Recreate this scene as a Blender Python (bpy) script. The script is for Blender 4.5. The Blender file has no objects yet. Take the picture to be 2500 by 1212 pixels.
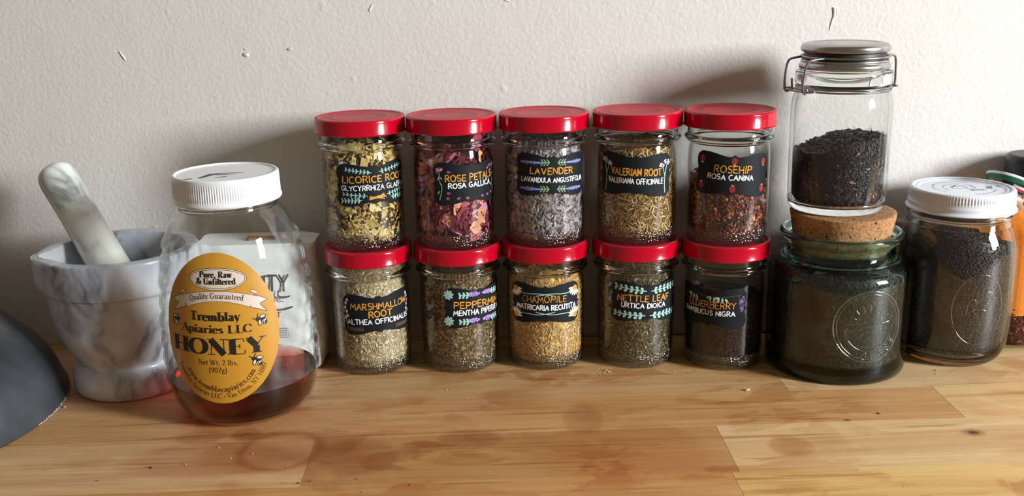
import bpy, math, random
import numpy as np
from mathutils import Matrix, Vector
rng = np.random.default_rng(7)
random.seed(7)
PI = math.pi
scene = bpy.context.scene
COL = scene.collection

# ------------------------------------------------------------------ camera, light, exposure
cam_d = bpy.data.cameras.new('camera'); cam = bpy.data.objects.new('camera', cam_d); COL.objects.link(cam)
cam_d.sensor_width = 36.0; cam_d.lens = 2479.3 / 2500 * 36.0; cam_d.clip_start = 0.01
R = ((0.9997, 0.0096, -0.0211), (0.0178, 0.2661, 0.9638), (-0.0149, 0.9639, -0.2658))
cam.matrix_world = Matrix(((R[0][0], R[1][0], -R[2][0], 0), (R[0][1], R[1][1], -R[2][1], 0), (R[0][2], R[1][2], -R[2][2], 0.2931), (0, 0, 0, 1)))
scene.camera = cam

world = bpy.data.worlds.new('room_light'); scene.world = world; world.use_nodes = True
wbg = world.node_tree.nodes['Background']
wbg.inputs[0].default_value = (1.0, 0.84, 0.64, 1); wbg.inputs[1].default_value = 0.17

def area(name, loc, target, sx, sy, power, color):
    d = bpy.data.lights.new(name, 'AREA'); d.shape = 'RECTANGLE'; d.size = sx; d.size_y = sy; d.energy = power; d.color = color
    o = bpy.data.objects.new(name, d); COL.objects.link(o); o.location = loc
    o.rotation_euler = (Vector(target) - Vector(loc)).to_track_quat('-Z', 'Y').to_euler()
    return o
WA = math.radians(60)
WC = Vector((0.05, 0.75, 0.1))
area('window_light', (WC.x + math.sin(WA) * 2.2, WC.y - math.cos(WA) * 2.2, 0.71), WC, 0.38, 0.76, 92.0, (0.92, 0.975, 1.0))

scene.view_settings.view_transform = 'Standard'
scene.view_settings.look = 'None'
scene.view_settings.exposure = 0.0
scene.view_settings.gamma = 1.0
scene.view_settings.use_curve_mapping = False
scene.cycles.max_bounces = 14
scene.cycles.diffuse_bounces = 4
scene.cycles.glossy_bounces = 4
scene.cycles.transmission_bounces = 12
scene.cycles.transparent_max_bounces = 40
scene.cycles.caustics_refractive = True
scene.cycles.caustics_reflective = False
scene.cycles.sample_clamp_indirect = 4.0
scene.cycles.blur_glossy = 0.5

# ------------------------------------------------------------------ colour and node helpers
def lin(r, g, b, a=1.0):
    f = lambda c: (c / 255 / 12.92) if c / 255 <= 0.04045 else ((c / 255 + 0.055) / 1.055) ** 2.4
    return (f(r), f(g), f(b), a)

class NT:
    def __init__(s, name):
        s.m = bpy.data.materials.new(name); s.m.use_nodes = True
        s.t = s.m.node_tree; s.n = s.t.nodes; s.l = s.t.links; s.n.clear()
        s.out = s.n.new('ShaderNodeOutputMaterial')
    def add(s, typ, inputs=None, **kw):
        nd = s.n.new(typ)
        for k, v in kw.items(): setattr(nd, k, v)
        for k, v in (inputs or {}).items():
            if isinstance(v, bpy.types.NodeSocket): s.l.new(v, nd.inputs[k])
            else: nd.inputs[k].default_value = v
        return nd
    def math(s, op, a, b=0.0, c=0.0, clamp=False):
        nd = s.n.new('ShaderNodeMath'); nd.operation = op; nd.use_clamp = clamp
        for i, v in enumerate((a, b, c)):
            if isinstance(v, bpy.types.NodeSocket): s.l.new(v, nd.inputs[i])
            else: nd.inputs[i].default_value = v
        return nd.outputs[0]
    def mix(s, f, a, b, blend='MIX'):
        nd = s.n.new('ShaderNodeMix'); nd.data_type = 'RGBA'; nd.blend_type = blend
        for i, v in ((0, f), (6, a), (7, b)):
            if isinstance(v, bpy.types.NodeSocket): s.l.new(v, nd.inputs[i])
            else: nd.inputs[i].default_value = v
        return nd.outputs[2]
    def noise(s, vec, scale, detail=3, rough=.55, dist=0):
        return s.add('ShaderNodeTexNoise', {'Vector': vec, 'Scale': scale, 'Detail': detail, 'Roughness': rough, 'Distortion': dist})
    def ramp(s, fac, stops):
        nd = s.n.new('ShaderNodeValToRGB'); s.l.new(fac, nd.inputs[0]); e = nd.color_ramp.elements
        while len(e) < len(stops): e.new(0.5)
        for q, (p, c) in zip(e, stops): q.position = p; q.color = c
        return nd.outputs[0]
    def mapping(s, vec, scale=(1, 1, 1), loc=(0, 0, 0), rot=(0, 0, 0)):
        return s.add('ShaderNodeMapping', {'Vector': vec, 'Scale': scale, 'Location': loc, 'Rotation': rot}).outputs[0]
    def bump(s, h, dist, strength=1.0):
        return s.add('ShaderNodeBump', {'Height': h, 'Distance': dist, 'Strength': strength}).outputs[0]
    def pbr(s, **kw):
        nd = s.n.new('ShaderNodeBsdfPrincipled')
        for k, v in kw.items():
            k = {'base': 'Base Color', 'rough': 'Roughness', 'metal': 'Metallic', 'normal': 'Normal', 'trans': 'Transmission Weight', 'ior': 'IOR', 'spec': 'Specular IOR Level',
                 'coat': 'Coat Weight', 'sss': 'Subsurface Weight', 'sssr': 'Subsurface Radius', 'ssss': 'Subsurface Scale', 'coatr': 'Coat Roughness'}[k]
            if isinstance(v, bpy.types.NodeSocket): s.l.new(v, nd.inputs[k])
            else: nd.inputs[k].default_value = v
        s.l.new(nd.outputs[0], s.out.inputs[0]); return nd
    def pos(s): return s.n.new('ShaderNodeNewGeometry').outputs['Position']
    def obj(s): return s.n.new('ShaderNodeTexCoord').outputs['Object']

def plain(name, c, rough=.5, **kw):
    t = NT(name); t.pbr(base=c, rough=rough, **kw); return t.m

def glass_mat(name, tint=(.985, .99, .985, 1), edge=(.55, .6, .58, 1), f0=.032, rough=.015, bump=None, edgepow=3.0):
    """thin clear glass: each wall surface reflects by its Fresnel curve, the rest passes through"""
    t = NT(name)
    nrm = None
    if bump: nrm = bump(t)
    lw = t.add('ShaderNodeLayerWeight', {'Blend': .5})
    if nrm is not None: t.l.new(nrm, lw.inputs['Normal'])
    fac = lw.outputs['Facing']
    p5 = t.math('POWER', fac, 5.0)
    fr = t.math('MULTIPLY_ADD', p5, 1 - f0, f0, clamp=True)
    tc = t.mix(t.math('POWER', fac, edgepow), tint, edge)
    tr = t.add('ShaderNodeBsdfTransparent', {'Color': tc})
    gi = {'Color': (1, 1, 1, 1), 'Roughness': rough}
    if nrm is not None: gi['Normal'] = nrm
    gl = t.add('ShaderNodeBsdfGlossy', gi)
    mx = t.add('ShaderNodeMixShader', {0: fr, 1: tr.outputs[0], 2: gl.outputs[0]})
    t.l.new(mx.outputs[0], t.out.inputs[0])
    return t.m

# ------------------------------------------------------------------ mesh helpers
def mesh_obj(name, verts, faces, mats, parent=None, smooth=True, mat_idx=None, colors=None, sharp=None):
    me = bpy.data.meshes.new(name)
    if isinstance(verts, np.ndarray) and isinstance(faces, np.ndarray):
        n, k = faces.shape
        me.vertices.add(len(verts)); me.vertices.foreach_set('co', verts.astype(np.float32).ravel())
        me.loops.add(n * k); me.loops.foreach_set('vertex_index', faces.astype(np.int32).ravel())
        me.polygons.add(n); me.polygons.foreach_set('loop_start', np.arange(n, dtype=np.int32) * k)
        me.update(calc_edges=True)
    else:
        me.from_pydata([tuple(map(float, v)) for v in verts], [], [tuple(map(int, f)) for f in faces]); me.update()
    for m in (mats if isinstance(mats, (list, tuple)) else [mats]): me.materials.append(m)
    if mat_idx is not None: me.polygons.foreach_set('material_index', np.asarray(mat_idx, np.int32))
    me.polygons.foreach_set('use_smooth', [bool(smooth)] * len(me.polygons))
    if colors is not None:
        ca = me.color_attributes.new('chip_color', 'FLOAT_COLOR', 'POINT')
        ca.data.foreach_set('color', np.asarray(colors, np.float32).ravel())
    if smooth and sharp:
        try: me.set_sharp_from_angle(angle=math.radians(sharp))
        except Exception: pass
    o = bpy.data.objects.new(name, me); COL.objects.link(o)
    if parent is not None: o.parent = parent
    return o

def empty(name, loc, label, cat, group=None, rz=0):
    o = bpy.data.objects.new(name, None); COL.objects.link(o); o.location = loc; o.rotation_euler = (0, 0, rz)
    o.empty_display_size = .02
    o['label'] = label; o['category'] = cat
    if group: o['group'] = group
    return o
def tag(o, label=None, cat=None, group=None, kind=None):
    if label: o['label'] = label
    if cat: o['category'] = cat
    if group: o['group'] = group
    if kind: o['kind'] = kind
    return o

def lathe_geo(profile, n=72, fn=None, closed=False):
    """profile: list of (r,z) bottom to top; fn(angle, r, z) -> (r, z); angle 0 faces the camera side (-y)"""
    V = []; F = []
    P = list(profile)
    for (r, z) in P:
        for k in range(n):
            a = 2 * PI * k / n
            rr, zz = (fn(a, r, z) if fn else (r, z))
            V.append((rr * math.sin(a), -rr * math.cos(a), zz))
    m = len(P)
    for i in range(m - 1 if not closed else m):
        j = (i + 1) % m
        for k in range(n):
            q = (k + 1) % n
            F.append((i * n + k, i * n + q, j * n + q, j * n + k))
    return V, F
def lathe(name, profile, mat, parent=None, n=72, fn=None, closed=False, sharp=38, smooth=True):
    prof = [(r if r > .0007 else 1e-5, z) for r, z in profile]
    V, F = lathe_geo(prof, n, fn, closed)
    return mesh_obj(name, V, F, mat, parent, smooth, sharp=sharp)

def tube_geo(pts, rad, seg=8, closed=False):
    P = [Vector(p) for p in pts]; n = len(P); V = []; F = []
    up = Vector((0, 0, 1)); prev = None
    for i, p in enumerate(P):
        a = P[(i - 1) % n] if (closed or i > 0) else p; b = P[(i + 1) % n] if (closed or i < n - 1) else p
        d = (b - a).normalized()
        if prev is None:
            x = d.cross(up)
            if x.length < 1e-3: x = d.cross(Vector((1, 0, 0)))
        else: x = prev - d * prev.dot(d)
        x.normalize(); prev = x; y = d.cross(x)
        r = rad[i] if isinstance(rad, (list, tuple)) else rad
        for k in range(seg):
            t = 2 * PI * k / seg; V.append(p + x * (r * math.cos(t)) + y * (r * math.sin(t)))
    for i in range(n if closed else n - 1):
        j = (i + 1) % n
        for k in range(seg):
            q = (k + 1) % seg; F.append((i * seg + k, i * seg + q, j * seg + q, j * seg + k))
    if not closed:
        F.append(tuple(range(seg))[::-1]); F.append(tuple((n - 1) * seg + k for k in range(seg)))
    return V, F
def tube(name, pts, rad, mat, parent=None, seg=8, closed=False):
    V, F = tube_geo(pts, rad, seg, closed); return mesh_obj(name, V, F, mat, parent, True, sharp=60)
def join_geo(parts):
    V = []; F = []
    for v, f in parts:
        o = len(V); V += list(v); F += [tuple(i + o for i in q) for q in f]
    return V, F
def smooth_path(pts, it=2, closed=False):
    P = [np.array(p, float) for p in pts]
    for _ in range(it):
        Q = [] if closed else [P[0]]
        n = len(P)
        for i in range(n if closed else n - 1):
            a, b = P[i], P[(i + 1) % n]; Q += [a * .75 + b * .25, a * .25 + b * .75]
        if not closed: Q.append(P[-1])
        P = Q
    return P

# ------------------------------------------------------------------ stroke fonts
def arc(cx, cy, rx, ry, a0, a1, n=10):
    return [(cx + rx * math.cos(math.radians(a0 + (a1 - a0) * i / n)), cy + ry * math.sin(math.radians(a0 + (a1 - a0) * i / n))) for i in range(n + 1)]
HAND = {
 'A': (.66, [[(0, 0), (.33, 1), (.66, 0)], [(.13, .36), (.54, .36)]]),
 'B': (.56, [[(.02, 0), (.02, 1)], [(.02, 1), (.3, 1)] + arc(.3, .77, .2, .23, 90, -90, 6) + [(.02, .54)], [(.3, .54)] + arc(.32, .27, .24, .27, 90, -90, 6) + [(.02, 0)]]),
 'C': (.62, [arc(.36, .5, .36, .5, 55, 305, 12)]),
 'D': (.62, [[(.02, 0), (.02, 1)], [(.02, 1), (.2, 1)] + arc(.2, .5, .42, .5, 90, -90, 8) + [(.02, 0)]]),
 'E': (.5, [[(.02, 0), (.02, 1)], [(.02, 1), (.5, 1)], [(.02, .52), (.42, .52)], [(.02, 0), (.5, 0)]]),
 'F': (.5, [[(.02, 0), (.02, 1)], [(.02, 1), (.5, 1)], [(.02, .52), (.42, .52)]]),
 'G': (.68, [arc(.36, .5, .36, .5, 55, 330, 12) + [(.66, .44), (.4, .44)]]),
 'H': (.6, [[(.02, 0), (.02, 1)], [(.58, 0), (.58, 1)], [(.02, .5), (.58, .5)]]),
 'I': (.08, [[(.04, 0), (.04, 1)]]),
 'L': (.46, [[(.02, 1), (.02, 0), (.46, 0)]]),
 'M': (.8, [[(0, 0), (.1, 1), (.4, .3), (.7, 1), (.8, 0)]]),
 'N': (.62, [[(.02, 0), (.02, 1), (.6, 0), (.6, 1)]]),
 'O': (.72, [arc(.36, .5, .36, .5, 90, 450, 16)]),
 'P': (.54, [[(.02, 0), (.02, 1)], [(.02, 1), (.28, 1)] + arc(.28, .74, .25, .26, 90, -90, 6) + [(.02, .48)]]),
 'Q': (.74, [arc(.36, .5, .36, .5, 90, 450, 16), [(.45, .25), (.72, -.05)]]),
 'R': (.58, [[(.02, 0), (.02, 1)], [(.02, 1), (.28, 1)] + arc(.28, .75, .25, .25, 90, -90, 6) + [(.02, .5)], [(.25, .5), (.58, 0)]]),
 'S': (.52, [arc(.27, .75, .24, .25, 40, 250, 8) + arc(.26, .26, .26, .26, 70, -140, 8)]),
 'T': (.62, [[(.31, 0), (.31, 1)], [(0, 1), (.62, 1)]]),
 'U': (.6, [[(.02, 1), (.02, .3)] + arc(.3, .3, .28, .3, 180, 360, 8) + [(.58, 1)]]),
 'V': (.62, [[(0, 1), (.31, 0), (.62, 1)]]),
 'W': (.86, [[(0, 1), (.2, 0), (.43, .8), (.66, 0), (.86, 1)]]),
 'Y': (.6, [[(0, 1), (.3, .5), (.6, 1)], [(.3, .5), (.3, 0)]]),
 'Z': (.6, [[(0, 1), (.6, 1), (0, 0), (.6, 0)]]),
}
def vs(x, y0, y1, s=3): return ('s', s, [(x, y0), (x, y1)])     # upright stem; s bits: 1 serif at start, 2 at end
X = .62
SERIF = {
 'A': (.78, [('t', [(.04, 0), (.38, 1)]), ('T', [(.38, 1), (.7, 0)]), ('t', [(.16, .34), (.58, .34)]), ('t', [(-.04, 0), (.14, 0)]), ('t', [(.56, 0), (.84, 0)])]),
 'C': (.74, [('n', arc(.38, .5, .36, .5, 40, 320, 14)), ('t', [(.66, .65), (.66, .98)])]),
 'E': (.7, [vs(.16, 0, 1), ('t', [(.16, 1), (.62, 1), (.64, .78)]), ('t', [(.16, .52), (.46, .52)]), ('t', [(.46, .38), (.46, .66)]), ('t', [(.16, 0), (.66, 0), (.68, .26)])]),
 'G': (.8, [('n', arc(.38, .5, .36, .5, 45, 315, 14)), ('n', [(.64, .1), (.64, .42)]), ('t', [(.46, .42), (.76, .42)])]),
 'H': (.9, [vs(.18, 0, 1), vs(.72, 0, 1), ('t', [(.18, .5), (.72, .5)])]),
 'L': (.66, [vs(.18, 0, 1), ('t', [(.18, 0), (.62, 0), (.64, .3)])]),
 'N': (.84, [('t', [(.16, 0), (.16, 1)]), ('T', [(.14, 1), (.7, 0)]), ('t', [(.7, 0), (.7, 1)]), ('t', [(0, 0), (.32, 0)]), ('t', [(.54, 1), (.86, 1)]), ('t', [(-.02, 1), (.2, 1)])]),
 'O': (.8, [('n', arc(.4, .5, .36, .5, 90, 450, 22))]),
 'P': (.66, [vs(.17, 0, 1), ('n', [(.17, 1), (.34, 1)] + arc(.34, .74, .22, .26, 90, -90, 8) + [(.17, .48)])]),
 'Q': (.8, [('n', arc(.4, .5, .36, .5, 90, 450, 18)), ('n', [(.3, .1), (.5, -.06), (.6, -.22), (.84, -.2)])]),
 'R': (.78, [vs(.17, 0, 1), ('n', [(.17, 1), (.36, 1)] + arc(.36, .75, .21, .25, 90, -90, 8) + [(.17, .5)]), ('T', [(.38, .5), (.66, .02)]), ('t', [(.62, 0), (.8, .04)])]),
 'T': (.74, [vs(.37, 0, 1, 1), ('t', [(.03, .76), (.06, 1), (.68, 1), (.71, .76)])]),
 'U': (.84, [('s', 2, [(.18, .3), (.18, 1)]), ('n', [(.18, .3)] + arc(.43, .3, .25, .3, 180, 360, 8)), ('t', [(.68, .3), (.68, 1)]), ('t', [(.54, 1), (.82, 1)])]),
 'V': (.74, [('T', [(.08, 1), (.38, 0)]), ('t', [(.38, 0), (.66, 1)]), ('t', [(-.04, 1), (.24, 1)]), ('t', [(.52, 1), (.78, 1)])]),
 'W': (1.04, [('T', [(.08, 1), (.32, 0)]), ('t', [(.32, 0), (.52, .9)]), ('T', [(.5, 1), (.72, 0)]), ('t', [(.72, 0), (.94, 1)]), ('t', [(-.03, 1), (.22, 1)]), ('t', [(.82, 1), (1.06, 1)])]),
 'Y': (.78, [('T', [(.08, 1), (.4, .46)]), ('t', [(.4, .46), (.7, 1)]), vs(.4, 0, .48, 1), ('t', [(-.04, 1), (.26, 1)]), ('t', [(.54, 1), (.84, 1)])]),
 'a': (.52, [('n', [(.08, .5), (.14, .6), (.26, X), (.36, .54), (.36, .12), (.42, 0), (.5, .04)]), ('n', [(.36, .36), (.14, .28), (.08, .12), (.18, 0), (.36, .1)])]),
 'b': (.58, [vs(.12, 0, 1, 2), ('n', arc(.3, .31, .2, .31, 160, -160, 12))]),
 'c': (.48, [('n', arc(.27, .31, .21, .31, 45, 320, 12))]),
 'd': (.6, [vs(.44, 0, 1, 3), ('n', arc(.26, .31, .2, .31, 20, 340, 12))]),
 'e': (.5, [('n', [(.08, .36), (.43, .36)] + arc(.26, .31, .2, .31, 15, 318, 12))]),
 'f': (.38, [vs(.15, 0, .8, 1), ('n', [(.15, .8), (.2, .96), (.32, 1), (.38, .92)]), ('t', [(0, X), (.34, X)])]),
 'g': (.54, [('n', arc(.24, .42, .16, .2, 90, 450, 12)), ('n', [(.16, .24), (.1, .12), (.2, .04), (.4, .02), (.46, -.12), (.3, -.26), (.1, -.2), (.08, -.08), (.16, .04)]), ('t', [(.36, .56), (.5, .62)])]),
 'i': (.3, [vs(.15, 0, X, 3), ('d', (.15, .88), .09)]),
 'l': (.3, [vs(.15, 0, 1, 3)]),
 'm': (.9, [vs(.13, 0, X, 3), ('n', [(.13, .48), (.26, X), (.38, .58), (.42, .44)]), vs(.43, 0, .46, 1), ('n', [(.43, .48), (.56, X), (.68, .58), (.72, .44)]), vs(.73, 0, .46, 1)]),
 'n': (.62, [vs(.13, 0, X, 3), ('n', [(.13, .48), (.28, X), (.4, .58), (.44, .44)]), vs(.45, 0, .46, 1)]),
 'o': (.52, [('n', arc(.26, .31, .21, .31, 90, 450, 14))]),
 'p': (.58, [vs(.12, -.28, X, 3), ('n', arc(.3, .31, .2, .31, 160, -160, 12))]),
 'r': (.44, [vs(.13, 0, X, 3), ('n', [(.13, .44), (.24, .58), (.36, X), (.4, .52)])]),
 's': (.42, [('n', [(.34, .5), (.22, X), (.09, .52), (.12, .4), (.3, .26), (.34, .12), (.2, 0), (.07, .12)])]),
 't': (.38, [vs(.16, .08, .84, 0), ('n', [(.16, .1), (.22, 0), (.36, .06)]), ('t', [(0, X), (.34, X)])]),
 'u': (.62, [('s', 2, [(.13, .16), (.13, X)]), ('n', [(.13, .16), (.22, 0), (.36, .04), (.45, .16)]), vs(.46, 0, X, 3)]),
 'v': (.54, [('T', [(.07, X), (.27, 0)]), ('t', [(.27, 0), (.46, X)]), ('t', [(0, X), (.18, X)]), ('t', [(.36, X), (.54, X)])]),
 'w': (.78, [('T', [(.07, X), (.24, 0)]), ('t', [(.24, 0), (.39, .58)]), ('T', [(.37, X), (.54, 0)]), ('t', [(.54, 0), (.7, X)]), ('t', [(0, X), (.17, X)]), ('t', [(.6, X), (.78, X)])]),
 'y': (.54, [('T', [(.07, X), (.28, 0)]), ('t', [(.46, X), (.28, 0), (.2, -.24), (.06, -.22)]), ('t', [(0, X), (.18, X)]), ('t', [(.36, X), (.54, X)])]),
 '0': (.54, [('n', arc(.27, .5, .21, .5, 90, 450, 16))]),
 '1': (.4, [vs(.2, 0, 1, 1), ('t', [(.2, 1), (.06, .86)])]),
 '2': (.54, [('n', [(.08, .76), (.14, .96), (.32, 1), (.44, .84), (.38, .56), (.06, .04)]), ('n', [(.06, .04), (.3, .06), (.46, 0), (.5, .16)])]),
 '4': (.56, [('t', [(.36, 1), (.04, .28), (.54, .28)]), vs(.38, 0, 1, 1)]),
 '7': (.52, [('t', [(.06, .84), (.08, 1), (.48, 1)]), ('T', [(.46, .98), (.2, 0)])]),
 '8': (.54, [('n', arc(.27, .74, .18, .25, 90, 450, 12)), ('n', arc(.27, .25, .21, .26, 90, 450, 12))]),
 '9': (.54, [('n', arc(.26, .7, .19, .3, 0, 360, 12)), ('n', [(.45, .7), (.42, .3), (.28, .02), (.1, .04)])]),
 '&': (.86, [('n', [(.8, .56), (.66, .2), (.4, 0), (.14, .08), (.08, .28), (.26, .5), (.46, .72), (.42, .94), (.28, 1), (.18, .86), (.22, .66), (.5, .3), (.8, .02)])]),
 ',': (.24, [('d', (.12, .06), .1), ('t', [(.17, .04), (.08, -.16)])]),
 '.': (.24, [('d', (.12, .07), .1)]),
 '(': (.32, [('n', arc(.34, .4, .24, .62, 110, 250, 8))]),
 ')': (.32, [('n', arc(-.02, .4, .24, .62, 70, -70, 8))]),
 '*': (.46, [('d', (.23, .36), .13)]),
}
class Ink:
    """flat print and paint: ribbons and patches in label coordinates (millimetres), later wrapped onto a surface"""
    def __init__(s): s.V = []; s.F = []; s.M = []; s.mats = []
    def mi(s, m):
        if m not in s.mats: s.mats.append(m)
        return s.mats.index(m)
    def poly_ribbon(s, pts, widths, mat, lay=0, step=.8, cap=True, peak=0):
        P = [np.array(p, float) for p in pts]
        n = len(P)
        if not isinstance(widths, (list, tuple, np.ndarray)): widths = [widths] * n
        Q = [P[0]]; W = [widths[0]]
        for i in range(n - 1):
            L = np.linalg.norm(P[i + 1] - P[i]); k = max(1, int(L / step))
            for j in range(1, k + 1): Q.append(P[i] + (P[i + 1] - P[i]) * j / k); W.append(widths[i] + (widths[i + 1] - widths[i]) * j / k)
        if cap and len(Q) > 1:
            d0 = Q[0] - Q[1]; d1 = Q[-1] - Q[-2]
            d0 = d0 / (np.linalg.norm(d0) + 1e-9); d1 = d1 / (np.linalg.norm(d1) + 1e-9)
            Q = [Q[0] + d0 * W[0] * .42] + Q + [Q[-1] + d1 * W[-1] * .42]; W = [W[0] * .45] + W + [W[-1] * .45]
        Q = np.array(Q); T = np.gradient(Q, axis=0); T /= (np.linalg.norm(T, axis=1)[:, None] + 1e-9)
        N = np.stack([-T[:, 1], T[:, 0]], -1)
        m = s.mi(mat); o = len(s.V)
        for q, nn, w in zip(Q, N, W):
            a = q + nn * w / 2; b = q - nn * w / 2
            if peak:
                for o_, p_ in ((1, 0), (.75, .62), (.3, .95), (-.3, .95), (-.75, .62), (-1, 0)): s.V.append((q[0] + nn[0] * w / 2 * o_, q[1] + nn[1] * w / 2 * o_, lay + peak * p_))
            else: s.V += [(a[0], a[1], lay), (b[0], b[1], lay)]
        st = 6 if peak else 2; s.round = getattr(s, 'round', False) or bool(peak)
        for i in range(len(Q) - 1):
            for c in range(st - 1):
                s.F.append((o + i * st + c, o + i * st + c + 1, o + (i + 1) * st + c + 1, o + (i + 1) * st + c)); s.M.append(m)
    def ellipse(s, cx, cy, a, b, mat, rot=0, lay=1, n=14, rings=1, jit=0):
        m = s.mi(mat); o = len(s.V); s.V.append((cx, cy, lay)); c, d = math.cos(math.radians(rot)), math.sin(math.radians(rot))
        for r in range(1, rings + 1):
            for k in range(n):
                t = 2 * PI * k / n; q = r / rings * (1 + (random.uniform(-jit, jit) if jit else 0)); x, y = a * q * math.cos(t), b * q * math.sin(t)
                s.V.append((cx + x * c - y * d, cy + x * d + y * c, lay))
        for k in range(n): s.F.append((o, o + 1 + k, o + 1 + (k + 1) % n)); s.M.append(m)
        for r in range(1, rings):
            for k in range(n):
                A = o + 1 + (r - 1) * n; B = A + n; q = (k + 1) % n
                s.F.append((A + k, B + k, B + q, A + q)); s.M.append(m)
    def strip(s, top, bot, mat, lay=1):
        n = len(top); k = np.linspace(0, n - 1, max(n, int(sum(math.dist(top[i], top[i + 1]) for i in range(n - 1)) / .8) + 2))
        ip = lambda A: list(zip(np.interp(k, range(n), [q[0] for q in A]), np.interp(k, range(n), [q[1] for q in A])))
        top, bot = ip(top), ip(bot)
        m = s.mi(mat); o = len(s.V)
        for t, b in zip(top, bot): s.V.append((t[0], t[1], lay)); s.V.append((b[0], b[1], lay))
        for i in range(len(top) - 1): s.F.append((o + 2 * i, o + 2 * i + 1, o + 2 * i + 3, o + 2 * i + 2)); s.M.append(m)
    def leaf(s, x, y, ang, L, w, mat, lay=1):
        a = math.radians(ang); s.ellipse(x + math.cos(a) * L / 2, y + math.sin(a) * L / 2, L / 2, w / 2, mat, ang, lay, 8)
    def hand(s, txt, u0, u1, v, h, mat, w=.75, lay=2, bold=.93, jit=.05, curve=0):
        adv = []
        for ch in txt: adv.append(.42 if ch == ' ' else HAND[ch][0] + .2)
        tot = sum(adv) - .2; sx = (u1 - u0) / tot; x = 0
        for ch, ad in zip(txt, adv):
            if ch != ' ':
                dy = random.uniform(-jit, jit); sc = 1 + random.uniform(-jit, jit); sl = random.uniform(-.06, .06)
                for st in HAND[ch][1]:
                    pts = [(u0 + (x + px) * sx + py * h * sl, v + (py * sc + dy) * h + curve * ((x + px) / tot - .5) ** 2) for px, py in st]
                    ws = [w * bold * random.uniform(.82, 1.2) for _ in pts]
                    s.poly_ribbon(pts, ws, mat, lay)
            x += ad
    def serif(s, txt, base, h, mat, thick=.2, thin=.055, lay=2, width=None, track=.04, stretch=1.0):
        """base: function t(mm along) -> (x, y, angle); width: total length to fit"""
        adv = [(.34 if ch == ' ' else SERIF[ch][0] + track) for ch in txt]
        tot = sum(adv) - track; sx = (width / tot) if width else h * stretch; x = 0
        T = thick * h; t_ = thin * h; sq = sx / h
        for ch, ad in zip(txt, adv):
            if ch != ' ':
                cx = (x + ad / 2) * sx; bx, by, an = base(cx); ca, sa = math.cos(an), math.sin(an)
                def P(px, py):
                    lx = (px - ad / 2) * sx; ly = py * h; return (bx + lx * ca - ly * sa, by + lx * sa + ly * ca)
                for st in SERIF[ch][1]:
                    k = st[0]
                    if k == 'd': s.ellipse(*P(*st[1]), st[2] * h * max(1, thick / .2), st[2] * h * max(1, thick / .2), mat, 0, lay, 10)
                    elif k == 's':
                        p = st[2]; s.poly_ribbon([P(*q) for q in p], T, mat, lay, cap=False)
                        hw = (T / sx) * .5 + .085
                        for bit, q in ((1, p[0]), (2, p[1])):
                            if st[1] & bit:
                                s.poly_ribbon([P(q[0] - hw, q[1] + (thin / 2 if bit == 1 else -thin / 2)), P(q[0] + hw, q[1] + (thin / 2 if bit == 1 else -thin / 2))], t_, mat, lay, cap=False)
                    elif k in 'tT':
                        s.poly_ribbon([P(*q) for q in st[1]], T if k == 'T' else t_, mat, lay, cap=False)
                    else:
                        pts = smooth_path(st[1], 1) if len(st[1]) > 2 else st[1]
                        ws = []
                        for i in range(len(pts)):
                            a = pts[max(i - 1, 0)]; b = pts[min(i + 1, len(pts) - 1)]
                            dx, dy = (b[0] - a[0]) * sx, (b[1] - a[1]) * h; L = math.hypot(dx, dy) + 1e-9
                            ws.append(t_ + (T - t_) * abs(dy / L) ** 1.5)
                        s.poly_ribbon([P(*q) for q in pts], ws, mat, lay, cap=False)
            x += ad
    def split(s):
        """left and right halves of a mirrored motif as inks of their own"""
        out = []
        for sg in (-1, 1):
            q = Ink(); q.mats = s.mats; used = {}
            for f, m in zip(s.F, s.M):
                cu = sum(s.V[i][0] for i in f) / len(f)
                if (cu < 0) != (sg < 0): continue
                for i in f:
                    if i not in used: used[i] = len(q.V); q.V.append(s.V[i])
                q.F.append(tuple(used[i] for i in f)); q.M.append(m)
            if q.F: out.append(q)
        return out
    def build(s, name, surf, parent, tilt=0, lift=.05, o0=.25, sx=1):
        """surf(u_mm, v_mm, lift_mm) -> xyz metres"""
        c, d = math.cos(math.radians(tilt)), math.sin(math.radians(tilt)); V = []
        for (u, v, l) in s.V: V.append(surf(u * c - v * d, u * d + v * c, o0 + l * lift))
        return mesh_obj(name, V, s.F, s.mats, parent, getattr(s, 'round', False), mat_idx=s.M)
def line_base(x0, y0, slope=0): return lambda t: (x0 + t, y0 + slope * t, math.atan(slope))
def curve_base(pts):
    P = np.array(pts, float); D = np.concatenate([[0], np.cumsum(np.linalg.norm(np.diff(P, axis=0), axis=1))])
    def f(t):
        x = np.interp(t, D, P[:, 0]); y = np.interp(t, D, P[:, 1]); i = min(max(np.searchsorted(D, t) - 1, 0), len(P) - 2)
        d = P[i + 1] - P[i]; return (float(x), float(y), math.atan2(d[1], d[0]))
    return f, D[-1]

# ------------------------------------------------------------------ materials
def wall_mat():
    t = NT('wall_paint'); p = t.pos()
    n1 = t.noise(p, 300, 2, .5, .3); n2 = t.noise(p, 800, 2, .5); n3 = t.noise(p, 38, 2, .5)
    spots = t.noise(p, 95, 1, .4)
    sp = t.math('SUBTRACT', spots.outputs[0], .70, clamp=True)
    h = t.math('ADD', t.math('MULTIPLY', n1.outputs[0], .8), t.math('MULTIPLY', n2.outputs[0], .16))
    h = t.math('ADD', h, t.math('MULTIPLY', n3.outputs[0], 1.1)); h = t.math('ADD', h, t.math('MULTIPLY', sp, 5.0))
    c = t.mix(t.noise(p, 4, 2).outputs[0], lin(227, 221, 212), lin(223, 218, 212))
    t.pbr(base=c, rough=.62, spec=.3, normal=t.bump(h, .0008, .5)); return t.m
M_WALL = wall_mat()

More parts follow.
